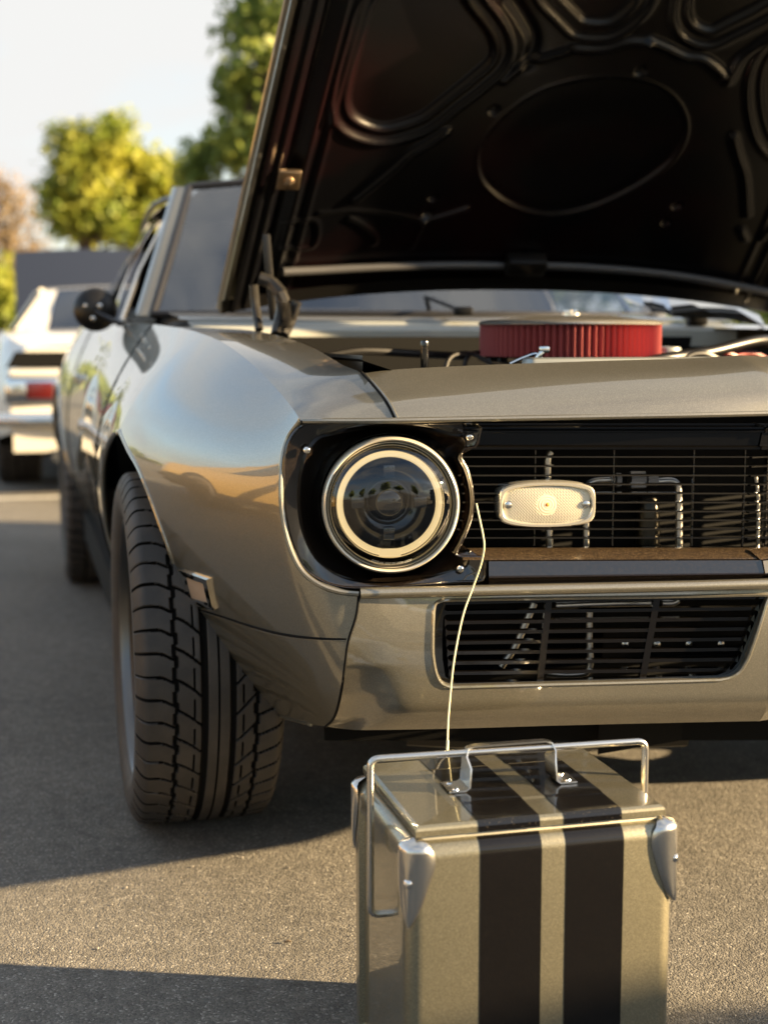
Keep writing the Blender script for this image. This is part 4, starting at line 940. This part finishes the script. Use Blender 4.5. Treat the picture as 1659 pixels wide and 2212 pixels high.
# wipers
def wiper(pts, d): 
    m = MB().tube(crv([P(x, y, dd) for (x, y), dd in zip(pts, d)], 12), .006, 6)
    a, b = P(*pts[0], d[0] - .01), P(*pts[-1], d[-1] - .01); m.box(b, .05, .05, .025, bev=.006); return m.obj('wiper', SATIN, car)
wiper([(868, 627), (930, 645), (1000, 672)], (4.05, 3.9, 3.72)); wiper([(1400, 660), (1450, 672), (1505, 692)], (4.1, 3.95, 3.78))
m = MB().grid([[tuple(P(x, y0, 3.72)), tuple(P(x + 14, y1, 3.66))] for x, y0, y1 in ((1345, 640, 652), (1378, 606, 660), (1400, 612, 668), (1440, 632, 684), (1560, 650, 690), (1640, 680, 705))]); m.obj('cowl_chrome_wedge', CHROME, car, smooth=False)  # added chrome plate standing in for a pale reflective wedge
# door mirror
MC = P(206, 668, 3.98); mdir = (HEAD * .92 - LAT * .1).normalized()
m = MB().lathe(MC, mdir, [(.056, -.012), (.060, -.004), (.0575, .004), (.047, .015), (.03, .024), (.012, .029), (.0004, .030)], 48)
mir_ = m.obj('door_mirror', SATIN, car)
MB().lathe(MC, -mdir, [(.056, .011), (.0004, .011)], 32).obj('mirror_glass', CHROME, mir_)
MB().tube(crv([P(206, 672, 3.96), P(240, 690, 3.94), P(262, 697, 3.92), R(.83, -1.18, .965)], 12), .009, 8).obj('mirror_arm', BLACKGLOSS, mir_)
for x, y in ((186, 660), (216, 660), (201, 687)):
    c = P(x, y, 3.955); MB().lathe(c, mdir, [(.008, -.006), (.007, .002), (.0003, .005)], 10).obj('bolt', STEEL, mir_)
for s in (1,):
    m = MB().box(R(s * (sec(-2.0, .80) + .012), -2.02, .80), .012, .16, .022, LAT, HEAD, UP, .005).box(R(s * (sec(-2.0, .79) + .004), -1.97, .79), .02, .03, .03, LAT, HEAD, UP, .005); both(m, 'door_handle', CHROME, car)
for a in (-.62, -2.2):
    both(MB().tube([R(sec(a, z) + .0006, a, z) for z in np.linspace(Shape.zt(a), .28, 16)], .0022, 6), 'panel_gap', VOID, car)

# ------------------------------------------------------------------ cooler
def proj(p):
    d = p - Vector((0, 0, CAMH)); zc = d.y * CP - d.z * SP; return CX + F * d.x / zc, CY - F * (d.y * SP + d.z * CP) / zc
def solve(f, lo, hi):
    for _ in range(50):
        m_ = (lo + hi) / 2
        if f(m_) > 0: hi = m_
        else: lo = m_
    return (lo + hi) / 2
KO = P(879, 1980, 1.60); KZ = KO.z; KO.z = 0; E1, E2 = LAT.copy(), -HEAD.copy()
CW = solve(lambda w: proj(KO + UP * KZ + E1 * w)[0] - 1460, .1, .6); CDP = solve(lambda d: 762 - proj(KO + UP * KZ + E2 * d)[0], .1, .6)
KS = CW / .358
def k3(w, d, z): return KO + E1 * w + E2 * d + UP * z
ZB = solve(lambda z: 1822 - proj(k3(.035, 0, z))[1], .1, .6)
cool = thing('cooler', 'metallic gold drinks cooler with two black racing stripes and steel handles on the asphalt', 'cooler', k3(CW / 2, CDP / 2, 0))
bm = bmesh.new(); bmesh.ops.create_cube(bm, size=1)
for v in bm.verts: v.co = Vector((v.co.x * CW, v.co.y * CDP, (v.co.z + .5) * ZB))
bmesh.ops.bevel(bm, geom=[e for e in bm.edges if max(v.co.z for v in e.verts) > ZB * .5], offset=.021, segments=7, profile=.5, affect='EDGES')
bm.faces.ensure_lookup_table()
for f in [f for f in bm.faces if abs(f.normal.x) > .99 and f.calc_area() > .02]:
    r_ = bmesh.ops.inset_region(bm, faces=[f], thickness=.020, depth=0); r2_ = bmesh.ops.inset_region(bm, faces=[f], thickness=.006, depth=-.007)
bm.verts.index_update()
m = MB().add([k3(CW / 2 + v.co.x, CDP / 2 + v.co.y, v.co.z + .0) for v in bm.verts], [[v.index for v in f.verts] for f in bm.faces]); bm.free()
cbody = m.obj('body', COOLPAINT, cool, ang=35)
W0_, D0_, ZL = .0125, .008, ZB + .0035
LIPH = .011
lx0, lx1, ly0, ly1 = W0_, CW - W0_, D0_, CDP - .008
px0, px1, py0, py1 = .078, CW - .078, .070, CDP - .066
PZ = solve(lambda z: 1738 - proj(k3(px0, py0, z))[1], .2, .6)
def lidz(w, d):
    tx = min((w - lx0) / (px0 - lx0), (lx1 - w) / (lx1 - px1)); ty = min((d - ly0) / (py0 - ly0), (ly1 - d) / (ly1 - py1))
    return ZL + LIPH + .004 + (PZ - ZL - LIPH - .004) * max(0, min(1, tx, ty))
r_ = .004
lv = []
rect = lambda x0, x1, y0, y1, z: [k3(x0, y0, z), k3(x1, y0, z), k3(x1, y1, z), k3(x0, y1, z)]
rows = [rect(lx0 + .004, lx1 - .004, ly0 + .004, ly1 - .004, ZL), rect(lx0, lx1, ly0, ly1, ZL + .002), rect(lx0, lx1, ly0, ly1, ZL + LIPH - .002), rect(lx0 + .0015, lx1 - .0015, ly0 + .0015, ly1 - .0015, ZL + LIPH + .001), rect(lx0 + .005, lx1 - .005, ly0 + .005, ly1 - .005, ZL + LIPH + .0035), rect(px0 - .004, px1 + .004, py0 - .004, py1 + .004, PZ - .0012), rect(px0 + .004, px1 - .004, py0 + .004, py1 - .004, PZ)]
m = MB().grid([[tuple(p) for p in q] for q in rows], False, True); o_ = len(m.v) - 4; m.f.append((o_, o_ + 1, o_ + 2, o_ + 3)); m.m.append(0); m.f.append((0, 1, 2, 3)); m.m.append(0)
lid = m.obj('lid', COOLPAINT, cool, smooth=False)
gk = MB().box(k3(CW / 2, CDP / 2, ZB + .0015), CW - .034, CDP - .026, .006, E1, E2, UP, .002); gk.obj('lid_seal', mat('pale_seal', (0.62, 0.58, 0.46), 0.5), cool)
# stripes follow the surface half a millimetre proud
rb = .021
frontpath = [(-.0006, z) for z in np.linspace(.003, ZB - rb, 8)] + [(rb - (rb + .0006) * math.cos(t), ZB - rb + (rb + .0006) * math.sin(t)) for t in np.linspace(.1, math.pi / 2, 9)] + [(rb + .004, ZB + .0006)]
def lidpath():
    return [(ly0 - .0006, ZL + .002), (ly0 - .0006, ZL + LIPH - .002), (ly0 + .001, ZL + LIPH + .0017), (ly0 + .005, ZL + LIPH + .0042), (py0 - .004, PZ - .0004), (py0 + .004, PZ + .0006), (py1 - .004, PZ + .0006), (py1 + .004, PZ - .0004), (ly1 - .005, ZL + LIPH + .0042)]
for x0, x1 in ((CW * .262, CW * .487), (CW * .577, CW * .795)):
    MB().grid([[tuple(k3(w, d, z)) for d, z in frontpath] for w in (x0, x1)]).obj('stripe', STRIPE, cbody, ang=60)
    MB().grid([[tuple(k3(w, d, z)) for d, z in lidpath()] for w in (x0, x1)]).obj('stripe', STRIPE_DUSTY, lid, smooth=False)
# lid grip: bent flat strap
gz = PZ
hx0, hx1, hd0, hd1 = CW * .315, CW * .672, CDP * .385, CDP * .53
path = [(hx0 - .024, gz + .0015), (hx0 - .002, gz + .0015), (hx0 + .004, gz + .006), (hx0 + .006, gz + .030), (hx0 + .003, gz + .043), (hx0 + .006, gz + .051), (hx0 + .014, gz + .053), (hx1 - .014, gz + .053), (hx1 - .006, gz + .051), (hx1 - .003, gz + .043), (hx1 - .006, gz + .030), (hx1 - .004, gz + .006), (hx1 + .002, gz + .0015), (hx1 + .024, gz + .0015)]
def strap(pth, d0, d1, th):
    p = np.array(pth); t = np.gradient(p, axis=0); t /= np.linalg.norm(t, axis=1)[:, None]; n_ = np.stack([-t[:, 1], t[:, 0]], 1) * th
    dm, hw_ = (d0 + d1) / 2, (d1 - d0) / 2
    wd = [hw_ * (1 - .72 * min(1, max(0, (q[1] - gz - .028) / .022))) for q in p]
    return MB().grid([[tuple(k3(a[0], dm - w, a[1])), tuple(k3(a[0], dm + w, a[1])), tuple(k3(a[0] + b[0], dm + w, a[1] + b[1])), tuple(k3(a[0] + b[0], dm - w, a[1] + b[1]))] for a, b, w in zip(p, n_, wd)], False, True)
grip = strap(path, hd0, hd1, .0022).obj('grip', STEEL, cool, ang=50)
for w in (hx0 - .014, hx1 + .014):
    for d in (hd0 + .007, hd1 - .007): MB().lathe(k3(w, d, gz + .0037), UP, [(.0042, 0), (.0036, .0015), (.0003, .0026)], 12).obj('rivet', CHROME, grip)
# wire carry handle
BD = CDP * .45
zc_ = solve(lambda z: 1640 - proj(k3(-.012, BD, z))[1], .1, .7); zr_ = solve(lambda z: 1601 - proj(k3(CW + .012, BD, z))[1], .1, .7)
hz = (zc_ + zr_) / 2 
def arc2(pts, rad, n=6):
    out = []
    for i, p in enumerate(pts):
        p = Vector(p)
        if i in (0, len(pts) - 1): out.append(p); continue
        a, b = Vector(pts[i - 1]), Vector(pts[i + 1]); da, db = (a - p).normalized(), (b - p).normalized()
        for t in np.linspace(0, 1, n): 
            q0, q1 = p + da * rad, p + db * rad; out.append(q0 * (1 - t) ** 2 + p * 2 * t * (1 - t) + q1 * t * t)
    return out
zl_ = solve(lambda z: 1998 - proj(k3(-.012, BD - .03, z))[1], .05, .7)
wpath = [k3(.012, BD, zl_), k3(-.013, BD, zl_), k3(-.013, BD, zc_), k3(CW + .013, BD, zr_), k3(CW + .013, BD, zl_), k3(CW - .012, BD, zl_)]
MB().tube(arc2(wpath, .012), .0046, 12).obj('carry_handle', STEEL, cool)
# corner caps
def capmesh(cw, cdp, sx, sy):
    m = MB(); rows = []; rad = .021
    for t in np.linspace(0, 1, 22):
        z = ZB + .004 - t * .105; half = .0305 * math.sqrt(1 - (1 - min(1, t / .38)) ** 2) * (1 - t) ** .72 * 1.25 + .0008; row = []
        for q in np.linspace(-1, 1, 23):
            dist = q * half; bulge = .0062 * (1 - abs(q) ** 4) * min(1, t / .06 + .1) + .0020 * math.exp(-(q / .10) ** 2) * min(1, t * 3)
            A_ = rad * math.pi / 4
            if abs(dist) <= A_:
                an = dist / rad; nx, ny = -math.cos(math.pi / 4 + an), -math.sin(math.pi / 4 + an); bx, by = rad + nx * rad, rad + ny * rad
            elif dist > 0: nx, ny = 0, -1; bx, by = rad + (dist - A_), 0
            else: nx, ny = -1, 0; bx, by = 0, rad + (-dist - A_)
            topin = max(0, .10 - t) / .10
            x, y = bx + nx * (bulge + .0008) + topin ** 2 * .012, by + ny * (bulge + .0008) + topin ** 2 * .012
            zq = z
            row.append(tuple(k3(x if sx > 0 else cw - x, y if sy > 0 else cdp - y, zq)))
        rows.append(row)
    m.grid(rows); return m
for sx, sy in ((1, 1), (-1, 1), (1, -1), (-1, -1)):
    cp = capmesh(CW, CDP, sx, sy).obj('corner_cap', STEEL, cool, ang=80)
    x, y = (.0055, .0055); nn = (E1 * -sx + E2 * -sy).normalized()
    c = k3(x if sx > 0 else CW - x, y if sy > 0 else CDP - y, ZB - .047) + nn * .0062
    mm2 = MB().lathe(c, nn, [(.0062, -.003), (.0058, .001), (.004, .0028), (.0003, .0034)], 14); uu = UP; ww = nn.cross(UP)
    mm2.box(c + nn * .0032, .006, .0012, .001, uu, ww, nn).box(c + nn * .0033, .0012, .006, .001, uu, ww, nn); mm2.obj('screw', CHROME, cp)
# cord from the bezel to the lid
m = MB().tube(crv([P(1029, 1088, 2.072), P(1034, 1112, 2.06), P(1044, 1160, 2.05), P(1046, 1180, 2.048), P(1040, 1215, 2.047), P(1022, 1268, 2.045), P(1003, 1320, 2.035), P(990, 1375, 2.025), P(979, 1440, 2.01), P(972, 1510, 2.0), P(968, 1560, 1.985), P(966.5, 1612, 1.965), P(965, 1645, 1.945), P(966, 1662, 1.94), P(970, 1658, 1.94), P(968, 1645, 1.942), P(967, 1668, 1.935), P(969, 1682, 1.93), P(971, 1696, 1.925)], 120), .0013, 6)
m.tube([P(967, 1600, 1.968), P(966, 1622, 1.962)], .0021, 8)
tag(m.obj('cord', CORDM, loc=P(968, 1696, 1.93)), 'thin pale cord hanging from the headlamp bezel down to the cooler lid', 'cord')

# ------------------------------------------------------------------ simpler coupes
def coupe(label, paint, origin, yaw, group=None, hoodup=None, flip=False, roofz=1.30, tail=None, stripe=False):
    """a two-door hardtop; origin = ground under front axle, local +y = forward, +x = car's left... built in its own frame"""
    rt = thing('parked_car', label, 'car', origin, group); rt.rotation_euler = (0, 0, yaw); rt['org'] = (0, 0, 0)
    def r3(l, a, z): return Vector((l, a, z))
    AS = np.concatenate([np.linspace(.92, .42, 8), np.linspace(.41, -.41, 24), np.linspace(-.45, -2.3, 20), np.linspace(-WB + AR, -WB - AR, 24), np.linspace(-3.18, -3.85, 8)])
    def w(a): return float(np.interp(a, [-3.85, -3.6, -2.7, -1.5, 0, .7, .92], [.80, .90, .94, .91, .92, .86, .78]))
    def zt(a): return float(np.interp(a, [-3.85, -3.5, -2.8, -1.9, -.9, 0, .92], [.86, .93, .95, .93, .95, .91, .80]))
    def lr(a): return w(a) - .10
    def sc_(a, z): return lr(a) + (w(a) - lr(a)) * min(1, ((zt(a) - z) / .28)) ** .6 - .05 * max(0, (.5 - z) / .25) ** 1.5
    for s in (1, -1):
        MB().grid([[tuple(r3(s * sc_(a, z), a, z)) for z in np.linspace(zt(a), zbot(a, .28), 14)] for a in AS]).obj('body_side', paint, rt)
    MB().grid([[tuple(r3(u * lr(a), a, zt(a) + .02 * (1 - u * u))) for a in np.linspace(-2.85, -3.85, 8)] for u in np.linspace(-1, 1, 13)]).obj('trunk_lid', paint, rt)
    m = MB().grid([[tuple(r3(u * lr(a), a, zt(a) + .03 * (1 - u * u))) for a in np.linspace(.92, -.80, 10)] for u in np.linspace(-1, 1, 13)])
    if not hoodup: m.obj('hood', paint, rt)
    MB().grid([[tuple(r3(u * sc_(.92, z), .92 + .03 * (1 - u * u), z)) for z in np.linspace(zt(.92), .3, 6)] for u in np.linspace(-1, 1, 9)]).obj('nose_panel', paint, rt)
    MB().grid([[tuple(r3(u * sc_(-3.85, z), -3.85 - .03 * (1 - u * u), z)) for z in np.linspace(zt(-3.85), .42, 6)] for u in np.linspace(-1, 1, 9)]).obj('tail_panel', paint, rt)
    MB().grid([[tuple(r3(u * sc_(-3.84, .40), -3.84 + k, z)) for k, z in ((0, .43), (-.02, .40), (.03, .27))] for u in np.linspace(-1, 1, 9)]).obj('rear_valance', paint, rt)
    for a0, z0, nm in ((-3.93, .45, 'rear_bumper'), (1.0, .50, 'front_bumper')):
        q = [r3(l, a0 + (.09 if a0 < 0 else -.09) * abs(l / .9) ** 3, z0) for l in np.linspace(-.90, .90, 25)]
        MB().grid([[tuple(p + Vector((0, dy * (1 if a0 > 0 else -1), dz))) for dy, dz in ((-.05, .045), (0, .045), (.015, .025), (.02, 0), (.01, -.035), (-.05, -.04))] for p in q]).obj(nm, CHROME, rt)
    # greenhouse
    hw = .58
    wsb = [r3(u * .72, -.86 - .14 * u * u, .96) for u in np.linspace(-1, 1, 13)]; wst = [r3(u * hw, -1.36 - .08 * u * u, roofz - .03 * u * u - .02) for u in np.linspace(-1, 1, 13)]
    MB().grid([[tuple(a), tuple(a * .5 + b * .5), tuple(b)] for a, b in zip(wsb, wst)]).obj('windshield', DARKGLASS, rt)
    rwt = [r3(u * hw, -2.35 + .05 * u * u, roofz - .03 * u * u - .03) for u in np.linspace(-1, 1, 13)]; rwb = [r3(u * .68, -2.95 + .08 * u * u, .955) for u in np.linspace(-1, 1, 13)]
    MB().grid([[tuple(a), tuple(a * .5 + b * .5 + Vector((0, 0, .01))), tuple(b)] for a, b in zip(rwt[1:-1], rwb[1:-1])]).obj('rear_window', DARKGLASS, rt)
    MB().grid([[tuple(a * (1 - t) + b * t + Vector((0, 0, .022 * math.sin(math.pi * t) ))) for t in np.linspace(0, 1, 7)] for a, b in zip(wst, rwt)]).obj('roof', paint, rt)
    for s in (0, -1):
        sg = -1 if s == 0 else 1; 
        MB().grid([[tuple(rwt[s]), tuple(rwt[1 if s == 0 else -2] - Vector((0, .006, 0))), ], [tuple(rwb[s] + Vector((sg * .08, 0, 0))), tuple(rwb[1 if s == 0 else -2] - Vector((0, .006, -.004)))]]).obj('rear_pillar', paint, rt)
        a, b, c, d = wst[s], rwt[s], r3(sg * .79, -2.95, .95), r3(sg * .79, -2.25, .95)
        MB().add([a * .35 + b * .65, b, c, d], [(0, 1, 2, 3)]).obj('sail_panel', paint, rt, smooth=False)
        MB().add([wst[s] + Vector((sg * .01, -.04, 0)), a * .35 + b * .65 + Vector((sg * .01, 0, 0)), d, r3(sg * .79, -1.05, .955)], [(0, 1, 2, 3)]).obj('side_window', DARKGLASS, rt, smooth=False)
        MB().tube([wsb[s] + Vector((sg * .05, -.03, 0)), wst[s] + Vector((sg * .01, 0, 0)), a * .35 + b * .65 + Vector((sg * .01, 0, 0)), b], .022, 8).obj('roof_rail', paint, rt)
        for c_ in (0, -WB): wheel(rt, Vector((sg * (.90 - .1425), c_, .328)), (sg, 0, 0), .97)
        for c_ in (0, -WB): MB().grid([[tuple(r3(sg * (.88 - .44 * k), c_ + .42 * math.cos(t), .34 + .42 * math.sin(t))) for k in (0, 1)] for t in np.linspace(-.2, math.pi + .2, 16)]).obj('wheel_well', VOID, rt)
        m = MB()
        if tail == 'bars':
            lx = sg * .60
            fr2 = MB().box(r3(lx, -3.868, .615), .46, .03, .155, bev=.015); f2 = fr2.obj('lamp_surround', CHROME, rt)
            for q_, mt_ in ((.04, REDLAMP), (-.13, mat('dark_red_lamp', (0.10, 0.006, 0.008), 0.25, coat=.6))):
                MB().box(r3(lx + sg * q_, -3.884, .62), .15, .02, .095, bev=.006).obj('tail_lamp', mt_, f2)
        else: MB().box(r3(sg * .55, -3.885, .66), .40, .03, .11, bev=.01).obj('tail_lamp', REDLAMP, rt)
        MB().lathe(r3(sg * .62, .955, .64), (0, 1, 0), [(.095, -.03), (.095, .005), (.085, .012), (.08, .0), (.0004, .012)], 24).obj('headlamp', CHROME, rt)
    MB().box(r3(0, .96, .62), 1.0, .04, .17, bev=.01).obj('grille', BLACKGLOSS, rt)
    MB().box(r3(0, -1.5, .27), 1.5, 4.4, .06).obj('floor_pan', VOID, rt)
    MB().box(r3(0, -1.9, .86), 1.2, 1.3, .22, bev=.05).obj('cabin_interior', SEATM, rt)
    if tail == 'bars':
        MB().grid([[tuple(r3(u * .77, -3.862 - .03 * (1 - u * u), .835)), tuple(r3(u * .82, -3.868 - .03 * (1 - u * u), .745))] for u in np.linspace(-1, 1, 9)]).obj('blackout_panel', VOID, rt)
        MB().box(r3(0, -3.875, .715), 1.62, .05, .05, bev=.02).obj('tail_trim', paint, rt)
        MB().tube([r3(-.55, -3.85, .25), r3(-.55, -3.6, .25)], .035, 12).obj('exhaust_pipe', STEEL, rt)
    if hoodup:
        o_ = r3(0, -.70, .96); d = Vector((0, math.cos(hoodup), math.sin(hoodup))); nrm = Vector((0, -math.sin(hoodup), math.cos(hoodup)))
        m = MB().grid([[tuple(o_ + Vector((u * .74, 0, 0)) + d * s + nrm * (.04 * (1 - u * u) * (1 if k == 0 else .8) - .03 * k)) for s in np.linspace(0, 1.45, 6)] for k in (0, 1) for u in (np.linspace(-1, 1, 11) if k == 0 else np.linspace(1, -1, 11))], True, False)
        m.obj('raised_hood', hoodpaint, rt, ang=30)
        MB().tube([o_ + Vector((.6, .7, -.05)), o_ + Vector((.6, 0, 0)) + d * .9], .008, 6).obj('hood_prop', STEEL, rt)
    return rt
hoodpaint = mat('slate_hood_paint', (0.010, 0.014, 0.028), 0.5)
WY = math.radians(4)
# tail of the white coupe stands at D = 8.2
coupe('white hardtop coupe with a raised dark hood and red tail lamps, behind the bronze coupe', CREAMW, Vector((-2.27, 11.94, 0)), 0.253, hoodup=math.radians(27), roofz=1.27, tail='bars')
coupe('yellow coupe mirrored in the glossy fender of the bronze coupe', YELLOW, R(4.3, .3, 0), YAW + math.pi, roofz=1.28)
coupe('small red coupe far off beyond the white one', REDP, Vector((-7.6, 27.5, 0)), math.radians(80), roofz=1.3)

# unseen van added to the right, placed so its roof shades the lower cooler
van = thing('shade_van', 'unseen dark grey panel van added to shade the lower cooler', 'van', (7.0, 0, 0)); 
m = MB()
VY = .88
prf = [(1.25, .45), (1.28, .75), (1.15, .98), (.62, 1.08), (.12, 1.72), (-.1, 1.80), (-3.0, 1.80), (-3.35, 1.70), (-3.45, .9), (-3.45, .4), (1.0, .38)]
m.grid([[(7.0 + s * (.92 if z < 1.1 else .92 - (z - 1.1) * .16), y + VY, z) for s in (-1, -.96, .96, 1)] for y, z in prf], True, False)
for s in (-1, 1): m.add([(7.0 + s * (.92 if z < 1.1 else .92 - (z - 1.1) * .16), y + VY, z) for y, z in prf], [tuple(range(len(prf)))])
m.obj('body', GREYP, van, ang=30)
for s in (-1, 1):
    MB().add([(7.0 + s * (.925 if z < 1.1 else .926 - (z - 1.1) * .16), y + VY, z) for y, z in ((.55, 1.12), (.14, 1.66), (-.75, 1.68), (-.75, 1.12))], [(0, 1, 2, 3)]).obj('side_window', DARKGLASS, van, smooth=False)
    for y in (.55, -2.5): wheel(van, Vector((7.0 + s * .80, y + VY, .338)), (s, 0, 0))
MB().add([(7 - .84, .68 + VY, 1.10), (7 + .84, .68 + VY, 1.10), (7 + .80, .20 + VY, 1.70), (7 - .80, .20 + VY, 1.70)], [(0, 1, 2, 3)]).obj('windshield', DARKGLASS, van, smooth=False)

# ------------------------------------------------------------------ trees
def tree(name, label, x, y, h, lobes, leaf, n, trunk_r=.15, group=None, size=.16, clumps=26, cat='tree'):
    t = thing(name, label, cat, (x, y, 0), group)
    m = MB(); top = Vector((x, y, h * .5)); m.tube(crv([(x, y, -.1), (x + .1, y, h * .25), tuple(top), (x + .05, y, h * .80)], 10), [trunk_r * (1 - .09 * i) for i in range(10)], 8)
    cl_ = []; wt_ = np.array([l[1] * l[3] for l in lobes]); wt_ = wt_ / wt_.sum()
    for k in range(clumps):
        cx, rx, cz, rz = lobes[int(rng.choice(len(lobes), p=wt_))]
        u = rng.normal(size=3); u /= np.linalg.norm(u); rr = .15 + .85 * rng.random() ** .5
        cl_.append((Vector((x + cx + u[0] * rx * rr, y + u[1] * rx * rr, cz + u[2] * rz * rr)), (.16 + .26 * rng.random()) * min(rx, rz) + .08))
    for c, r in cl_[::3]: m.tube([top - UP * h * .15, (top + c) / 2 + UP * .1, c], [trunk_r * .4, trunk_r * .25, trunk_r * .1], 6)
    m.obj('trunk', BARK, t)
    per = n // clumps; V, Fc = [], []
    for c, r in cl_:
        dens = int(per * (.6 + .8 * rng.random()))
        for _ in range(dens):
            u = rng.normal(size=3); u /= np.linalg.norm(u); p = np.array(tuple(c)) + u * r * rng.random() ** .85 * 2.2 * np.array((1.1, 1.1, .85))
            a = rng.normal(size=3); a /= np.linalg.norm(a); b = np.cross(a, rng.normal(size=3)); b /= np.linalg.norm(b); s = size * (.5 + .8 * rng.random())
            k = len(V); V += [p + a * s, p + b * s * .5, p - a * s, p - b * s * .5]; Fc.append((k, k + 1, k + 2, k + 3))
    me = bpy.data.meshes.new('crown'); me.from_pydata([tuple(Vector(v) - Vector((x, y, 0))) for v in V], [], Fc); me.materials.append(leaf); me.update()
    o_ = bpy.data.objects.new('crown', me); COL.objects.link(o_); o_.parent = t
    return t
GT = 'trees behind the parking lot'
def LB(x0, D, *q):                                    # lobes: offset, radius, height, half height
    k = D / F; return [((px - CX) * k - x0, rx * k, CAMH + (718 - py) * k, ry * k) for px, py, rx, ry in q]
tree('tree', 'bushy yellow-green tree with twin tops left of the bronze roof', -6.1, 30, 5.6, LB(-6.1, 30, (185, 380, 60, 115), (255, 350, 42, 95), (130, 455, 38, 60), (235, 470, 90, 65), (150, 340, 30, 50)), LEAF_Y, 7500, group=GT, clumps=80, size=.105)
tree('tree', 'low rounded yellow-green tree touching the bronze coupe roofline', -4.5, 30.6, 4.4, LB(-4.5, 30.6, (355, 395, 58, 75), (340, 480, 85, 65), (390, 430, 30, 60)), LEAF_Y, 5500, group=GT, clumps=50, size=.11)
tree('tree', 'tall green tree rising behind the raised black hood', -2.2, 26, 9, LB(-2.2, 26, (585, 90, 85, 130), (520, 200, 45, 60), (545, 320, 100, 75), (600, -80, 80, 100), (470, 325, 40, 45), (445, 365, 42, 60), (700, 150, 120, 200)), LEAF_G, 11000, .2, group=GT, clumps=110, size=.115)
tree('tree', 'pale nearly bare tree at the left edge', -9.3, 36, 5.4, LB(-9.3, 36, (40, 480, 55, 80), (60, 560, 60, 60), (10, 420, 30, 40)), LEAF_DRY, 2200, .09, group=GT, size=.08, clumps=60)
tree('shrub', 'bright green round bush low at the left edge', -5.6, 20.5, 1.7, LB(-5.6, 20.5, (-10, 640, 55, 60), (25, 665, 30, 45)), LEAF_Y, 5000, .06, size=.08, cat='bush', clumps=30)
for k, (x, y, h) in enumerate(((-9, -24, 6), (-3, -28, 5), (3, -26, 7), (9, -30, 5.5), (14, -22, 6), (-16, -20, 6), (16, 30, 7), (24, 40, 6), (8, 45, 7))):
    tree('tree', 'dark green tree %s' % (['behind the camera by itself', 'second from the lot corner', 'with the tallest crown behind the camera', 'standing low at the far row', 'near the grey van', 'at the far left of the lot', 'far right beyond the hood', 'farthest right of the lot', 'straight behind the raised hood'][k]), x, y, h, [(0, 1.5, h * .62, h * .3), (.7, 1, h * .45, h * .2), (-.8, 1, h * .5, h * .22)], LEAF_G, 3000, .15, group='trees around the lot', size=.24)
V, Fc = [], []
for k in range(15000):
    x = rng.uniform(-120, 120); h = 3.0 + 1.6 * math.sin(x * .11) * math.sin(x * .037 + 1) + .8 * math.sin(x * .53)
    p = np.array((x, 88 + 3 * math.sin(x * .2) + rng.normal() * 1.5, h * rng.random() ** .6)); a = rng.normal(size=3); a /= np.linalg.norm(a); b = np.cross(a, rng.normal(size=3)); b /= np.linalg.norm(b); s = .3 + .4 * rng.random()
    k = len(V); V += [p + a * s, p + b * s * .6, p - a * s, p - b * s * .6]; Fc.append((k, k + 1, k + 2, k + 3))
m = MB(); m.add(V, Fc); tag(m.obj('treeline', LEAF_G, smooth=False), 'low far-off line of bushes beyond the parking lot', None, kind='stuff')
# dry leaf fragment on the asphalt
c = P(622, 2092, 2.12); c.z = .002
m = MB().tube([c + Vector((-.006, 0, .001)), c + Vector((0, .001, .003)), c + Vector((.006, 0, .002))], [.001, .0025, .001], 6); tag(m.obj('twig', BARK, loc=c), 'tiny dark twig lying on the sunlit asphalt', 'twig')
for o in bpy.data.objects:
    if 'org' in o: del o['org']
